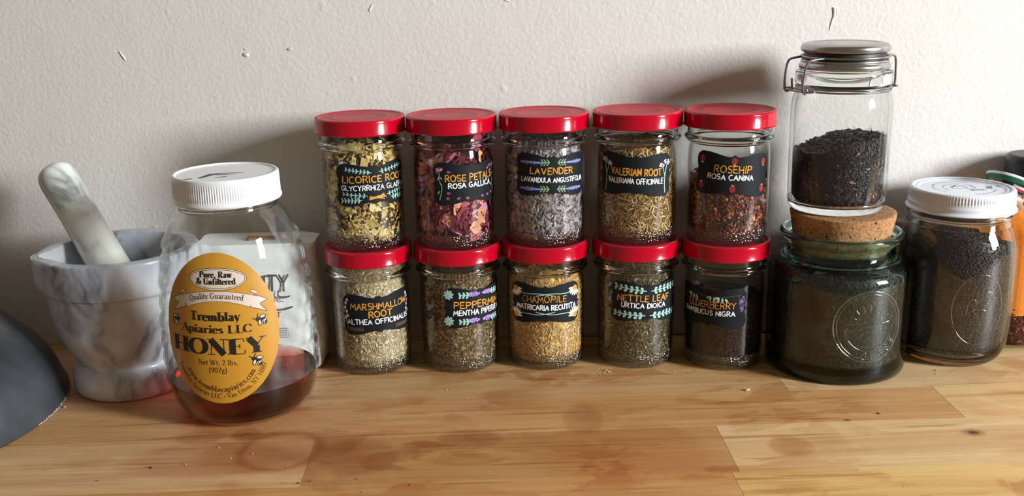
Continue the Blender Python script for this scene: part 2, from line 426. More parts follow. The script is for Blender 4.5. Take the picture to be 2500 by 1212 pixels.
def wood_mat():
    t = NT('maple_wood'); p = t.pos(); oi = t.n.new('ShaderNodeObjectInfo')
    off = t.add('ShaderNodeCombineXYZ', {0: t.math('MULTIPLY', oi.outputs['Random'], 7.3), 1: t.math('MULTIPLY', oi.outputs['Random'], 3.1), 2: 0.0}).outputs[0]
    q = t.add('ShaderNodeVectorMath', {0: p, 1: off}, operation='ADD').outputs[0]
    q = t.mapping(q, rot=(0, 0, math.radians(-2.3)))
    g1 = t.noise(t.mapping(q, (3.2, 55, 1)), 1.0, 4, .6, 1.3).outputs[0]
    g2 = t.noise(t.mapping(q, (14, 420, 1)), 1.0, 3, .6, .3).outputs[0]
    g3 = t.noise(t.mapping(q, (4.5, 120, 1)), 1.0, 3, .55, 1.6).outputs[0]
    c = t.ramp(g1, [(.28, lin(200, 160, 117)), (.50, lin(219, 184, 138)), (.74, lin(230, 201, 156))])
    streak = t.ramp(g3, [(.30, (0, 0, 0, 1)), (.385, (1, 1, 1, 1))])
    c = t.mix(t.math('MULTIPLY', t.math('SUBTRACT', 1.0, streak), .6), c, lin(150, 92, 45))
    c = t.mix(t.math('MULTIPLY', t.math('SUBTRACT', g2, .35, clamp=True), .55), c, lin(170, 115, 66))
    c = t.mix(1.0, c, oi.outputs['Color'], 'MULTIPLY')
    # worn oil-finish stains
    s1 = t.noise(t.mapping(p, (14, 26, 1)), 1.0, 5, .62, .8).outputs[0]
    s2 = t.noise(t.mapping(p, (5, 9, 1), (3, 1, 0)), 1.0, 3, .6, .5).outputs[0]
    st = t.ramp(s1, [(.49, (0, 0, 0, 1)), (.545, (1, 1, 1, 1))]); sm = t.ramp(s2, [(.38, (0, 0, 0, 1)), (.58, (1, 1, 1, 1))])
    c = t.mix(t.math('MULTIPLY', t.math('MULTIPLY', st, sm), .6), c, t.mix(1.0, c, lin(214, 180, 140), 'MULTIPLY'))
    c = t.mix(t.math('MULTIPLY', sm, .2), c, t.mix(1.0, c, lin(232, 202, 165), 'MULTIPLY'))
    # ring left by a jar
    sx = t.n.new('ShaderNodeSeparateXYZ'); t.l.new(p, sx.inputs[0])
    def dist(cx, cy, ex=1.0, ey=1.0):
        dx = t.math('MULTIPLY', t.math('SUBTRACT', sx.outputs[0], cx), ex); dy = t.math('MULTIPLY', t.math('SUBTRACT', sx.outputs[1], cy), ey)
        wob = t.math('MULTIPLY', t.math('SUBTRACT', s1, .5), .008)
        return t.math('ADD', t.math('SQRT', t.math('ADD', t.math('MULTIPLY', dx, dx), t.math('MULTIPLY', dy, dy))), wob)
    d = dist(-.159, .588); ring = t.math('SUBTRACT', 1.0, t.math('DIVIDE', t.math('ABSOLUTE', t.math('SUBTRACT', d, .0255)), .0055), clamp=True)
    c = t.mix(t.math('MULTIPLY', ring, .6), c, t.mix(1.0, c, lin(200, 160, 120), 'MULTIPLY'))
    for (cx, cy, r, ex, ey, amt, col) in ((-.157, .582, .05, .8, 1.4, .38, lin(205, 150, 110)), (-.20, .575, .045, .7, 1.6, .5, lin(200, 150, 112)), (-.187, .611, .012, 1, 1, .6, lin(205, 155, 110)), (-.217, .608, .014, .7, 1.2, .45, lin(205, 165, 125)), (-.108, .578, .03, 1.1, 1, .5, lin(205, 150, 95)),
                                          (-.04, .600, .02, .8, 1.3, .55, lin(200, 148, 95)), (.035, .628, .016, 1, .6, .4, lin(198, 150, 108)), (.03, .655, .05, .5, 1.8, .25, lin(215, 170, 125)), (.163, .583, .016, 1, 1, .5, lin(200, 150, 100)), (-.07, .59, .012, .8, 1.1, .4, lin(205, 155, 110)), (.06, .575, .06, .8, 1.3, .35, lin(220, 160, 100))):
        dd = dist(cx, cy, ex, ey); k = t.math('SUBTRACT', 1.0, t.math('DIVIDE', dd, r), clamp=True); k = t.math('MULTIPLY', t.math('MULTIPLY', t.math('ADD', k, t.math('SUBTRACT', s1, .5)), 4.0, clamp=True), t.math('MULTIPLY', t.math('POWER', k, .3), amt * 1.15), clamp=True)
        c = t.mix(k, c, t.mix(1.0, c, col, 'MULTIPLY'))
    # knot with a dark heart
    dk = dist(.2835, .5985, 1.0, 1.5); k = t.math('SUBTRACT', 1.0, t.math('DIVIDE', dk, .0085), clamp=True)
    c = t.mix(t.math('MULTIPLY', t.math('POWER', k, .5), .9), c, lin(140, 88, 50))
    k2 = t.math('SUBTRACT', 1.0, t.math('DIVIDE', dk, .0038), clamp=True); c = t.mix(t.math('POWER', k2, .4), c, lin(70, 38, 24))
    dk = dist(.2095, .6195, 1.0, 1.4); k = t.math('SUBTRACT', 1.0, t.math('DIVIDE', dk, .0036), clamp=True); c = t.mix(k, c, lin(95, 55, 30))
    t.pbr(base=c, rough=.5, spec=.35, normal=t.bump(t.math('ADD', g2, t.math('MULTIPLY', g1, .5)), .00012, .6)); return t.m
M_WOOD = wood_mat()

def marble_mat(name, base, vein, deep, seed, scale=1.0, amount=1.0):
    t = NT(name); p = t.mapping(t.obj(), scale=(1.2, 1.2, .6), loc=(seed, seed * .7, seed * .3), rot=(.35, .6, .2))
    w = t.noise(p, 8 * scale, 3, .55, .7).outputs[0]; w2 = t.noise(t.mapping(p, (1, 1, 1.2)), 12 * scale, 4, .6, .9).outputs[0]; cl = t.noise(p, 16 * scale, 3, .5, .8).outputs[0]
    v = t.math('SUBTRACT', 1.0, t.math('MULTIPLY', t.math('ABSOLUTE', t.math('SUBTRACT', w, .5)), 9.0), clamp=True)
    v2 = t.math('SUBTRACT', 1.0, t.math('MULTIPLY', t.math('ABSOLUTE', t.math('SUBTRACT', w2, .52)), 16.0), clamp=True)
    c = t.mix(t.ramp(cl, [(.38, (0, 0, 0, 1)), (.66, (1, 1, 1, 1))]), base, vein)
    c = t.mix(t.math('MULTIPLY', t.math('POWER', v, 2.0), .35 * amount), c, vein); c = t.mix(t.math('MULTIPLY', t.math('MULTIPLY', v2, t.math('SUBTRACT', t.math('MULTIPLY', cl, 3.2), 1.35, clamp=True)), .85 * amount), c, deep)
    t.pbr(base=c, rough=.2, spec=.5, coat=.25, coatr=.12, sss=.25, sssr=(1, 1, 1), ssss=.002); return t.m
M_MARBLE = marble_mat('grey_veined_marble', lin(220, 222, 230), lin(164, 168, 179), lin(92, 97, 108), 1.3, 1.1, 1.9)
M_PESTLE = marble_mat('cream_marble', lin(240, 240, 231), lin(216, 218, 212), lin(70, 78, 88), 5.1, 1.1, 1.5)

M_GLASS = glass_mat('clear_glass', edge=(.62, .65, .62, 1))
M_SOLID = plain('solid_clear_glass', (.97, .985, .975, 1), 0.0, trans=1.0, ior=1.48)
M_SOLID_GREEN = plain('solid_green_glass', (.55, .80, .74, 1), 0.02, trans=1.0, ior=1.48)
def pebble(t):
    v = t.add('ShaderNodeTexVoronoi', {'Vector': t.obj(), 'Scale': 620.0})
    return t.bump(v.outputs[0], .0012, 1.0)
M_GLASS_BASE = glass_mat('stippled_glass', tint=(.93, .94, .93, 1), edge=(.55, .57, .55, 1), bump=pebble, f0=.09)
def wavy(t):
    n = t.noise(t.obj(), 70, 2, .5); return t.bump(n.outputs[0], .0012, .35)
M_GLASS_HONEY = glass_mat('honey_jar_glass', tint=(.995, .998, .99, 1), edge=(.34, .37, .32, 1), bump=wavy, f0=.038, edgepow=5.0)
M_GLASS_GREEN = glass_mat('recycled_green_glass', tint=(.90, .95, .94, 1), edge=(.06, .20, .18, 1), bump=wavy, f0=.035, edgepow=2.2)
M_RIDGE = glass_mat('raised_glass', tint=(.9, .92, .92, 1), edge=(.25, .3, .3, 1), f0=.20, rough=.06, edgepow=1.6)

def lid_red():
    t = NT('red_lacquer'); n = t.noise(t.obj(), 900, 2, .6).outputs[0]; d = t.noise(t.obj(), 90, 3, .6).outputs[0]
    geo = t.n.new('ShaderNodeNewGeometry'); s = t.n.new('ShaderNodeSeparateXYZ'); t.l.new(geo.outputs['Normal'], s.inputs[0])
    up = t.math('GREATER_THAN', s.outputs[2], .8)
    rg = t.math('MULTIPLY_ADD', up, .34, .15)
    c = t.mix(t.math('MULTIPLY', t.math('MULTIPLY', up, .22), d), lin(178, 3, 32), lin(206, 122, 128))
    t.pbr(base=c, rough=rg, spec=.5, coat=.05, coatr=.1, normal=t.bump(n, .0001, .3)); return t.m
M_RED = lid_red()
M_REDIN = plain('lid_lining', lin(190, 180, 165), .5)
def board():
    t = NT('chalkboard_black'); n = t.noise(t.obj(), 1500, 2, .6).outputs[0]
    t.pbr(base=lin(17, 20, 26), rough=.62, spec=.25, normal=t.bump(n, .0001, .3)); return t.m
M_BOARD = board()
def gold():
    t = NT('gold_paint'); n = t.noise(t.obj(), 700, 2, .6).outputs[0]
    t.pbr(base=t.ramp(n, [(.38, lin(190, 120, 40)), (.62, lin(230, 172, 62))]), rough=.42); return t.m
M_GOLD = gold()
M_CHALK = plain('white_paint', lin(240, 242, 244), .6)
M_MINT = plain('mint_paint', lin(160, 202, 188), .6)
M_SAGE = plain('sage_paint', lin(138, 175, 128), .6)
M_BLUE = plain('lavender_blue_paint', lin(136, 152, 214), .6)
M_LILAC = plain('lilac_paint', lin(172, 138, 208), .6)
M_PALE = plain('pale_pink_paint', lin(214, 200, 216), .6)
M_MAUVE = plain('petal_paint', lin(132, 52, 96), .6)
M_MAUVE2 = plain('petal_light_paint', lin(208, 150, 186), .6)
M_HIP = plain('hip_red_paint', lin(132, 28, 32), .6)
M_BROWN = plain('brown_paint', lin(110, 82, 56), .6)
M_MAROON = plain('maroon_paint', lin(110, 48, 52), .6)
M_PURPLE = plain('berry_purple_paint', lin(98, 62, 130), .6)
M_WHITEP = plain('white_plastic', lin(238, 238, 242), .32, sss=.05, sssr=(1, 1, 1), ssss=.002)
M_WHITEM = plain('white_enamel', lin(226, 228, 238), .34)
M_MARK = plain('black_marker', lin(48, 46, 50), .5)
M_PRINTG = plain('grey_print', lin(140, 142, 150), .5)
M_STEEL = plain('brushed_steel', lin(172, 171, 170), .28, metal=1.0)
M_WIRE = plain('steel_wire', lin(150, 148, 145), .3, metal=1.0)
M_GASKET = plain('dark_rubber', lin(28, 27, 30), .5)
M_INK = plain('label_ink', lin(28, 20, 14), .5)
M_INKBROWN = plain('label_brown_ink', lin(74, 42, 18), .5)
M_LABELY = plain('honey_label_paper', lin(196, 141, 44), .42, coat=.15)
M_LABELW = plain('label_cream', lin(216, 200, 186), .45)

def chipmat(name, rough=.8, spec=.2, sss=0):
    t = NT(name); a = t.add('ShaderNodeAttribute', attribute_name='chip_color')
    n = t.noise(t.obj(), 1600, 2, .6).outputs[0]
    c = t.mix(t.math('MULTIPLY', t.math('SUBTRACT', n, .35, clamp=True), 1.2), a.outputs['Color'], t.mix(1.0, a.outputs['Color'], (.55, .5, .45, 1), 'MULTIPLY'))
    t.pbr(base=c, rough=rough, spec=spec); return t.m
M_CHIP = chipmat('dried_plant'); M_CHIPG = chipmat('dried_fruit', .45, .5)
M_TEA = chipmat('dark_tea', .5, .45)

# ------------------------------------------------------------------ setting: wall and butcher-block countertop
YW = .79
nx, nz = 2, 2
wall = mesh_obj('wall_back', [(-1.1, YW, -.06), (1.1, YW, -.06), (1.1, YW, .9), (-1.1, YW, .9), (-1.1, YW + .05, -.06), (1.1, YW + .05, -.06), (1.1, YW + .05, .9), (-1.1, YW + .05, .9)],
                [(0, 1, 2, 3), (5, 4, 7, 6), (0, 4, 5, 1), (3, 2, 6, 7), (0, 3, 7, 4), (1, 5, 6, 2)], M_WALL, smooth=False)
tag(wall, kind='structure'); wall['label'] = 'off-white painted wall with orange-peel texture behind the jars'
# paint drips and blobs standing proud of the wall
def blob(pts, rads, name='paint_drip'):
    V, F = tube_geo(smooth_path([(x, YW - .0001, z) for x, z in pts], 2), 1, 8)
    n = len(V) // 8; rr = np.interp(np.linspace(0, 1, n), np.linspace(0, 1, len(rads)), rads)
    C = [sum((Vector(V[i * 8 + k]) for k in range(8)), Vector()) / 8 for i in range(n)]
    V2 = []
    for i in range(n):
        for k in range(8):
            d = (Vector(V[i * 8 + k]) - C[i]).normalized() * rr[i]; d.y *= .55; V2.append(C[i] + d)
    mesh_obj(name, V2, F, M_WALL, wall)
blob([(-.2150, .2338), (-.2125, .2330), (-.2122, .2345)], [.0012, .0019, .001])
blob([(-.2140, .2368), (-.2136, .2374)], [.0006, .0009])
blob([(-.3108, .2375), (-.3080, .2330), (-.3066, .2305)], [.0006, .0010, .0003])
blob([(-.1805, .2365), (-.1780, .2372)], [.0010, .0014])
blob([(.2352, .2595), (.2358, .2530), (.2342, .2500), (.2325, .2420)], [.0016, .0013, .0009, .0002])
blob([(.2372, .2590), (.2378, .2540), (.2360, .2510)], [.0004, .0008, .0003])
blob([(-.1140, .2690), (-.1165, .2640)], [.0005, .0009])
blob([(-.0140, .2700), (-.0105, .2690)], [.0004, .0008])

counter = empty('countertop', (0, 0, 0), 'honey-coloured butcher-block wooden countertop with stains and a dark knot', 'countertop')
TH = .032
SL = .04
def board_pt(s, t):          # s along the boards, t across (0 = the joint through (.122,.614))
    c, d = math.cos(SL), math.sin(SL); return (.122 + s * c - t * d, .614 + s * d + t * c)
rows = [(.236, .176), (.176, .1135), (.1135, .0525), (.0525, 0), (0, -.0635), (-.0635, -.125), (-.125, -.19)]
ends = {0: [-.9, -.42, .05, .5, .95], 1: [-.9, -.26, .24, .9], 2: [-.9, -.31, .0635, .36, .9], 3: [-.9, -.47, .166, .62, .95], 4: [-.95, -.262, 0, .52, .95], 5: [-.9, -.45, -.0045, .43, .9], 6: [-.9, -.33, .21, .9]}
tone = {(4, 1): lin(226, 205, 176), (4, 0): lin(252, 244, 236), (4, 2): lin(255, 255, 250), (3, 2): lin(255, 252, 236), (3, 1): lin(240, 222, 200), (5, 1): lin(238, 214, 180), (5, 2): lin(255, 250, 216), (3, 3): lin(255, 248, 214), (2, 1): lin(240, 230, 216), (2, 2): lin(255, 255, 252), (5, 0): lin(240, 222, 200)}
for ri, (t1, t0) in enumerate(rows):
    E_ = ends[ri]
    for ci in range(len(E_) - 1):
        s0, s1 = E_[ci], E_[ci + 1]; g = .00007; b = .00008
        dz = -random.uniform(0, .00006)
        def ring(inset, z): return [(*board_pt(a, q), z) for a, q in ((s0 + g + inset, t0 + g + inset), (s1 - g - inset, t0 + g + inset), (s1 - g - inset, t1 - g - inset), (s0 + g + inset, t1 - g - inset))]
        V = ring(0, -TH) + ring(0, -b + dz) + ring(b, dz)
        F = [(3, 2, 1, 0)] + [(i, (i + 1) % 4, 4 + (i + 1) % 4, 4 + i) for i in range(4)] + [(4 + i, 4 + (i + 1) % 4, 8 + (i + 1) % 4, 8 + i) for i in range(4)] + [(8, 9, 10, 11)]
        V = [(x, min(y, YW - .0002), z) for x, y, z in V]
        o = mesh_obj('plank', V, F, M_WOOD, counter, False)
        o.color = tone.get((ri, ci), lin(random.randint(232, 255), random.randint(222, 246), random.randint(205, 232)))

# ------------------------------------------------------------------ chips for the jar contents
def rotmats(n_vec, spin, tilt):
    """frames whose third axis is n_vec tilted by 'tilt' and spun about it"""
    N = n_vec / np.linalg.norm(n_vec, axis=1)[:, None]; n = len(N)
    a = np.where(np.abs(N[:, 2:3]) > .9, np.array([[1., 0, 0]]), np.array([[0, 0, 1.]]))
    U = np.cross(a, N); U /= np.linalg.norm(U, axis=1)[:, None]; W = np.cross(N, U)
    c, s = np.cos(spin)[:, None], np.sin(spin)[:, None]
    A = U * c + W * s; B = -U * s + W * c
    c, s = np.cos(tilt)[:, None], np.sin(tilt)[:, None]
    B2 = B * c + N * s; N2 = -B * s + N * c
    return np.stack([A, B2, N2], 2)          # columns are the axes
def instance(templates, pos, rot, scale, colors):
    """templates: list of (V[k,3], F[m,3]); returns one big triangle mesh"""
    pick = rng.integers(0, len(templates), len(pos)); VV = []; FF = []; CC = []; off = 0
    for ti, (tv, tf) in enumerate(templates):
        ids = np.where(pick == ti)[0]
        if not len(ids): continue
        v = np.einsum('nij,nkj->nki', rot[ids], tv[None] * scale[ids][:, None, :]) + pos[ids][:, None, :]
        k = len(tv); VV.append(v.reshape(-1, 3)); FF.append((tf[None] + (np.arange(len(ids)) * k)[:, None, None] + off).reshape(-1, 3))
        CC.append(np.repeat(colors[ids], k, 0)); off += len(ids) * k
    return np.concatenate(VV), np.concatenate(FF), np.concatenate(CC)
def prism(n, th, irr=.3, bend=.25, taper=1.0):
    a = np.sort(rng.uniform(0, 2 * PI, n) * .35 + np.linspace(0, 2 * PI, n, endpoint=False)); r = 1 + rng.uniform(-irr, irr, n)
    x, y = r * np.cos(a), r * np.sin(a); z = bend * (x * x - y * y * .3)
    top = np.stack([x * taper, y * taper, z + th], 1); bot = np.stack([x, y, z - th], 1)
    V = np.concatenate([top, bot, [[0, 0, th], [0, 0, -th]]]); F = []
    for i in range(n):
        j = (i + 1) % n; F += [(2 * n, i, j), (2 * n + 1, n + j, n + i), (i, n + i, n + j), (i, n + j, j)]
    return V, np.array(F)
def stick(th=.12, bend=.2, seg=3, sides=4):
    V = []; F = []
    for i in range(seg + 1):
        t = i / seg * 2 - 1; z = bend * (1 - t * t); r = th * (1 if 0 < i < seg else .6)
        for k in range(sides): a = 2 * PI * k / sides; V.append((t, r * math.cos(a), z + r * .7 * math.sin(a)))
    for i in range(seg):
        for k in range(sides):
            q = (k + 1) % sides; a, b, c, d = i * sides + k, i * sides + q, (i + 1) * sides + q, (i + 1) * sides + k; F += [(a, b, c), (a, c, d)]
    F += [(0, 2, 1), (0, 3, 2)]; e = seg * sides; F += [(e, e + 1, e + 2), (e, e + 2, e + 3)]
    return np.array(V, float), np.array(F)
def bud():
    V = []; F = []; prof = [(-1, .05), (-.85, .2), (-.35, .30), (.2, .31), (.7, .22), (1, .12)]; S = 6
    for t, r in prof:
        for k in range(S): a = 2 * PI * k / S; V.append((t, r * math.cos(a) * (1 + .12 * (k % 2)), r * math.sin(a)))
    for i in range(len(prof) - 1):
        for k in range(S):
            q = (k + 1) % S; a, b, c, d = i * S + k, i * S + q, (i + 1) * S + q, (i + 1) * S + k; F += [(a, b, c), (a, c, d)]
    for k in range(1, S - 1): F += [(0, k + 1, k), ((len(prof) - 1) * S, (len(prof) - 1) * S + k, (len(prof) - 1) * S + k + 1)]
    return np.array(V), np.array(F)
def crumb(j=.25, lump=0):
    f = (1 + 5 ** .5) / 2
    V = np.array([(-1, f, 0), (1, f, 0), (-1, -f, 0), (1, -f, 0), (0, -1, f), (0, 1, f), (0, -1, -f), (0, 1, -f), (f, 0, -1), (f, 0, 1), (-f, 0, -1), (-f, 0, 1)], float) / 1.9
    F = np.array([(0, 11, 5), (0, 5, 1), (0, 1, 7), (0, 7, 10), (0, 10, 11), (1, 5, 9), (5, 11, 4), (11, 10, 2), (10, 7, 6), (7, 1, 8), (3, 9, 4), (3, 4, 2), (3, 2, 6), (3, 6, 8), (3, 8, 9), (4, 9, 5), (2, 4, 11), (6, 2, 10), (8, 6, 7), (9, 8, 1)])
    return V * (1 + rng.uniform(-j, j, (12, 1))) + rng.uniform(-j, j, (12, 3)) * .3, F
def petal():
    nu, nv = 6, 5; V = []; F = []
    ph = rng.uniform(0, 6, 4); cup = rng.uniform(.25, .7)
    for i in range(nu + 1):
        for j in range(nv + 1):
            u = i / nu * 2 - 1; w = (1 - .75 * max(0, -u) ** 1.5) * math.sqrt(max(0.02, 1 - max(0, u) ** 3 * .8)); v = (j / nv * 2 - 1) * w * .8
            z = cup * (v * v * 1.1 + u * u * .5) + .16 * math.sin(4 * u + ph[0]) * math.sin(5 * v + ph[1]) + .13 * math.sin(7 * v + ph[2] + 2 * u)
            V.append((u + .1 * math.sin(5 * v + ph[3]), v + .1 * math.sin(6 * u + ph[0]), z + .08 * math.sin(11 * u + 3 * v)))
    for i in range(nu):
        for j in range(nv):
            a, b, c, d = i * (nv + 1) + j, i * (nv + 1) + j + 1, (i + 1) * (nv + 1) + j + 1, (i + 1) * (nv + 1) + j; F += [(a, b, c), (a, c, d)]
    return np.array(V), np.array(F)
def palette(n, cols, wts=None, var=.18):
    C = np.array([lin(*c) for c in cols]); w = np.array(wts or [1] * len(cols), float); w /= w.sum()
    c = C[rng.choice(len(C), n, p=w)].copy(); c[:, :3] *= (1 + rng.uniform(-var, var, (n, 1))); c[:, 3] = 1; return c

def fill(name, loc, prof, top, layers, core, mat, label, cat, dep=.0006, smooth=False, coremat_rough=.9):
    """loose material filling a vessel: prof = [(r,z)] inner wall; top(x,y)->z surface; layers = list of
       (templates, count_side, count_top, size(lo,hi), anis(sx,sy,sz), palette args, tilt, seat)"""
    zs = np.array([z for r, z in prof]); rs = np.array([r for r, z in prof]); z0 = zs[0]
    VV = []; FF = []; CC = []; off = 0
    # core body
    n = 64; V = [(0, 0, z0 + .0004)]; F = []; nzz = 14
    for i in range(nzz + 1):
        for k in range(n):
            a = 2 * PI * k / n; ztop = top(rs.max() * .93 * math.sin(a), -rs.max() * .93 * math.cos(a)); z = z0 + .0004 + (ztop - z0 - .0004) * (i / nzz)
            r = np.interp(z, zs, rs) - dep - .0002; V.append((r * math.sin(a), -r * math.cos(a), z))
    for k in range(n): F.append((0, 1 + (k + 1) % n, 1 + k))
    for i in range(nzz):
        for k in range(n):
            q = (k + 1) % n; a, b, c, d = 1 + i * n + k, 1 + i * n + q, 1 + (i + 1) * n + q, 1 + (i + 1) * n + k; F += [(a, b, c), (a, c, d)]
    base = 1 + nzz * n; nr = 8; prev = base
    for j in range(1, nr):
        o = len(V)
        for k in range(n):
            x, y, z = V[base + k]; f = 1 - j / nr; V.append((x * f, y * f, top(x * f, y * f)))
        for k in range(n):
            q = (k + 1) % n; F += [(prev + k, prev + q, o + q), (prev + k, o + q, o + k)]
        prev = o
    V.append((0, 0, top(0, 0)))
    for k in range(n): F.append((prev + k, prev + (k + 1) % n, len(V) - 1))
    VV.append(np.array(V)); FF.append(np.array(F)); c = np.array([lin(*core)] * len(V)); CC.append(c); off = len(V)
    ztmax = max(top(0, 0), max(top(rs.max() * .9 * math.sin(a), -rs.max() * .9 * math.cos(a)) for a in np.linspace(0, 6.28, 16)))
    for (tpl, ns, nt, (lo, hi), an, pal, tilt, seat) in layers:
        m = ns * 2
        a = rng.normal(0, 1.15, m) if True else 0
        a = np.where(rng.random(m) < .25, rng.uniform(-PI, PI, m), a)
        z = rng.uniform(z0 + .0004, ztmax, m); r = np.interp(z, zs, rs)
        tz = np.array([top(q * .95 * math.sin(b), -q * .95 * math.cos(b)) for q, b in zip(r, a)])
        ok = np.where(z < tz)[0][:ns]; a, z, r = a[ok], z[ok], r[ok]
        sc = rng.uniform(lo, hi, len(a)); rr = r - dep * rng.uniform(.15, 1.1 if dep > .001 else 1.6, len(a)) - sc * seat
        P = np.stack([rr * np.sin(a), -rr * np.cos(a), z], 1); N = np.stack([np.sin(a), -np.cos(a), np.zeros(len(a))], 1)
        if nt:
            b = rng.uniform(-PI, PI, nt); q = np.sqrt(rng.random(nt)) * (rs.max() - .002)
            x, y = q * np.sin(b), -q * np.cos(b); tz = np.array([top(i, j) for i, j in zip(x, y)]); rl = np.interp(tz, zs, rs) - .0015; f = np.minimum(1, rl / np.maximum(q, 1e-6))
            P = np.concatenate([P, np.stack([x * f, y * f, tz + rng.uniform(-.3, .6, nt) * hi * .4], 1)]); N = np.concatenate([N, np.stack([rng.normal(0, .3, nt), rng.normal(0, .3, nt), np.ones(nt)], 1)]); sc = np.concatenate([sc, rng.uniform(lo, hi, nt)])
        nn = len(P); Rm = rotmats(N, rng.uniform(0, 2 * PI, nn), rng.normal(0, tilt, nn))
        S = sc[:, None] * np.array(an)[None] * rng.uniform(.75, 1.25, (nn, 3))
        col = palette(nn, *pal) if isinstance(pal, tuple) else palette(nn, pal)
        v, f, c = instance(tpl, P, Rm, S, col)
        rad = np.hypot(v[:, 0], v[:, 1]); lim = np.interp(v[:, 2], zs, rs) - .0001; k = np.minimum(1, lim / np.maximum(rad, 1e-6)); v[:, 0] *= k; v[:, 1] *= k; v[:, 2] = np.maximum(v[:, 2], z0)
        VV.append(v); FF.append(f + off); CC.append(c); off += len(v)
    o = mesh_obj(name, np.concatenate(VV), np.concatenate(FF), mat, None, smooth, colors=np.concatenate(CC))
    o.location = loc; tag(o, label, cat, kind='stuff'); return o

FL6 = [prism(6, .12) for _ in range(6)]; FL5 = [prism(5, .2, .4) for _ in range(6)]; FL4 = [prism(4, .1, .35, .35) for _ in range(6)]; CH = [prism(5, .32, .35, .35) for _ in range(8)]
ST = [stick(.10, b) for b in (0, .12, .25, -.2)]; STF = [stick(.05, b) for b in (0, .15, .3)]; BUD = [bud()]; CR = [crumb(.3) for _ in range(6)]; BALL = [crumb(.1) for _ in range(4)]; PET = [petal() for _ in range(8)]

# ------------------------------------------------------------------ red-lidded herb jars
H = .0957
OUT = [(.0005, .0014), (.0200, .0012), (.0250, .0000), (.0268, .0006), (.0283, .0030), (.0291, .0065), (.0294, .0120), (.0295, .0400), (.0295, .0600), (.0294, .0648), (.0291, .0680), (.0286, .0708), (.0282, .0730)]
INN = [(.0270, .0730), (.0277, .0700), (.0284, .0660), (.0287, .0600), (.0287, .0400), (.0285, .0120), (.0277, .0080), (.0255, .0058), (.0150, .0050), (.0005, .0050)]
RIM = [(.0283, .0732), (.0290, .0740), (.0306, .0746), (.0308, .0751), (.0306, .0755), (.0318, .0760), (.0322, .0768), (.0321, .0777), (.0316, .0785), (.0305, .0792), (.0301, .0804), (.0301, .0870), (.0287, .0870), (.0286, .0800), (.0290, .0768), (.0278, .0745), (.0271, .0732)]
CONT = [(.0262, .0062), (.0277, .0088), (.0283, .0120), (.0286, .040), (.0286, .0600), (.0282, .0660), (.0275, .0700), (.0269, .0730), (.0276, .0745), (.0284, .080), (.0284, .0930)]
LIDP = [(.0005, .0957), (.0190, .0957), (.0193, .0958), (.0201, .0958), (.0204, .0957), (.0284, .0957), (.0291, .0959), (.0298, .0964), (.0306, .0966), (.0316, .0965), (.0324, .0962), (.0329, .0955), (.0330, .0948), (.0330, .0872), (.0332, .0868), (.0334, .0860), (.0332, .0854), (.0326, .0853), (.0322, .0858), (.0322, .0945), (.0300, .0953), (.0005, .0950)][::-1]
def lug(a, r, z):
    return r, z
def crack(a, r, z): return (r, z)
JAR0 = {}
def make_jar(loc, label):
    t = empty('herb_jar', loc, label, 'jar', 'red-lidded herb jars stacked two high')
    if not JAR0:
        g = lathe('glass', OUT[6:] + INN[:6], M_GLASS, t, 96)
        b = lathe('glass_base', OUT[:7] + INN[5:], M_GLASS_BASE, t, 96)
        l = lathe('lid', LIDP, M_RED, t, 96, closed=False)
        r = lathe('glass_rim', RIM, M_SOLID, t, 96, closed=True, sharp=70)
        JAR0.update(g=g, b=b, l=l, r=r)
        return t, b
    out = {}
    for k in 'gblr':
        c = JAR0[k].copy(); c.parent = t; COL.objects.link(c); out[k] = c
    return t, out['b']
RL = .02955
def jar_surf(phi, zc):
    return lambda u, v, l: ((RL + l / 1000) * math.sin(math.radians(phi) + u / 1000 / RL), -(RL + l / 1000) * math.cos(math.radians(phi) + u / 1000 / RL), zc / 1000 + v / 1000)
def label_shape(surf, parent, tilt, hw=28.2, hh=15.5, name='label'):
    """scalloped black sticker, bent around the glass, with a little thickness"""
    nu, nv = 48, 20; V = []; F = []
    def top(s):
        a = abs(s); cusp = 1.9 * max(0, 1 - a / .12) ** 1.5; dip = 3.0 * (math.cos(min(a / .78, 1) * PI) * .5 + .5)
        corner = -2.6 * max(0, (a - .91) / .09) ** 2.4
        return hh - dip + cusp + corner
    def side(t):
        a = abs(t); cusp = 2.0 * max(0, 1 - a / .17) ** 1.5; dip = 1.3 * (math.cos(min(a / .7, 1) * PI) * .5 + .5)
        corner = -2.2 * max(0, (a - .85) / .15) ** 2.4
        return hw - dip + cusp + corner
    c, d = math.cos(math.radians(tilt)), math.sin(math.radians(tilt))
    for l in (.16, .02):
        for i in range(nu + 1):
            for j in range(nv + 1):
                s = i / nu * 2 - 1; t = j / nv * 2 - 1
                u = s * side(t); v = t * top(s); V.append(surf(u * c - v * d, u * d + v * c, l))
    K = (nu + 1) * (nv + 1)
    for i in range(nu):
        for j in range(nv):
            a, b, e, f = i * (nv + 1) + j, (i + 1) * (nv + 1) + j, (i + 1) * (nv + 1) + j + 1, i * (nv + 1) + j + 1
            F.append((a, b, e, f)); F.append((K + f, K + e, K + b, K + a))
    bd = [i * (nv + 1) for i in range(nu + 1)] + [nu * (nv + 1) + j for j in range(1, nv + 1)] + [i * (nv + 1) + nv for i in range(nu - 1, -1, -1)] + [j for j in range(nv - 1, 0, -1)]
    for q in range(len(bd)): a, b = bd[q], bd[(q + 1) % len(bd)]; F.append((a, K + a, K + b, b))
    return mesh_obj(name, V, F, M_BOARD, parent, True, sharp=50)

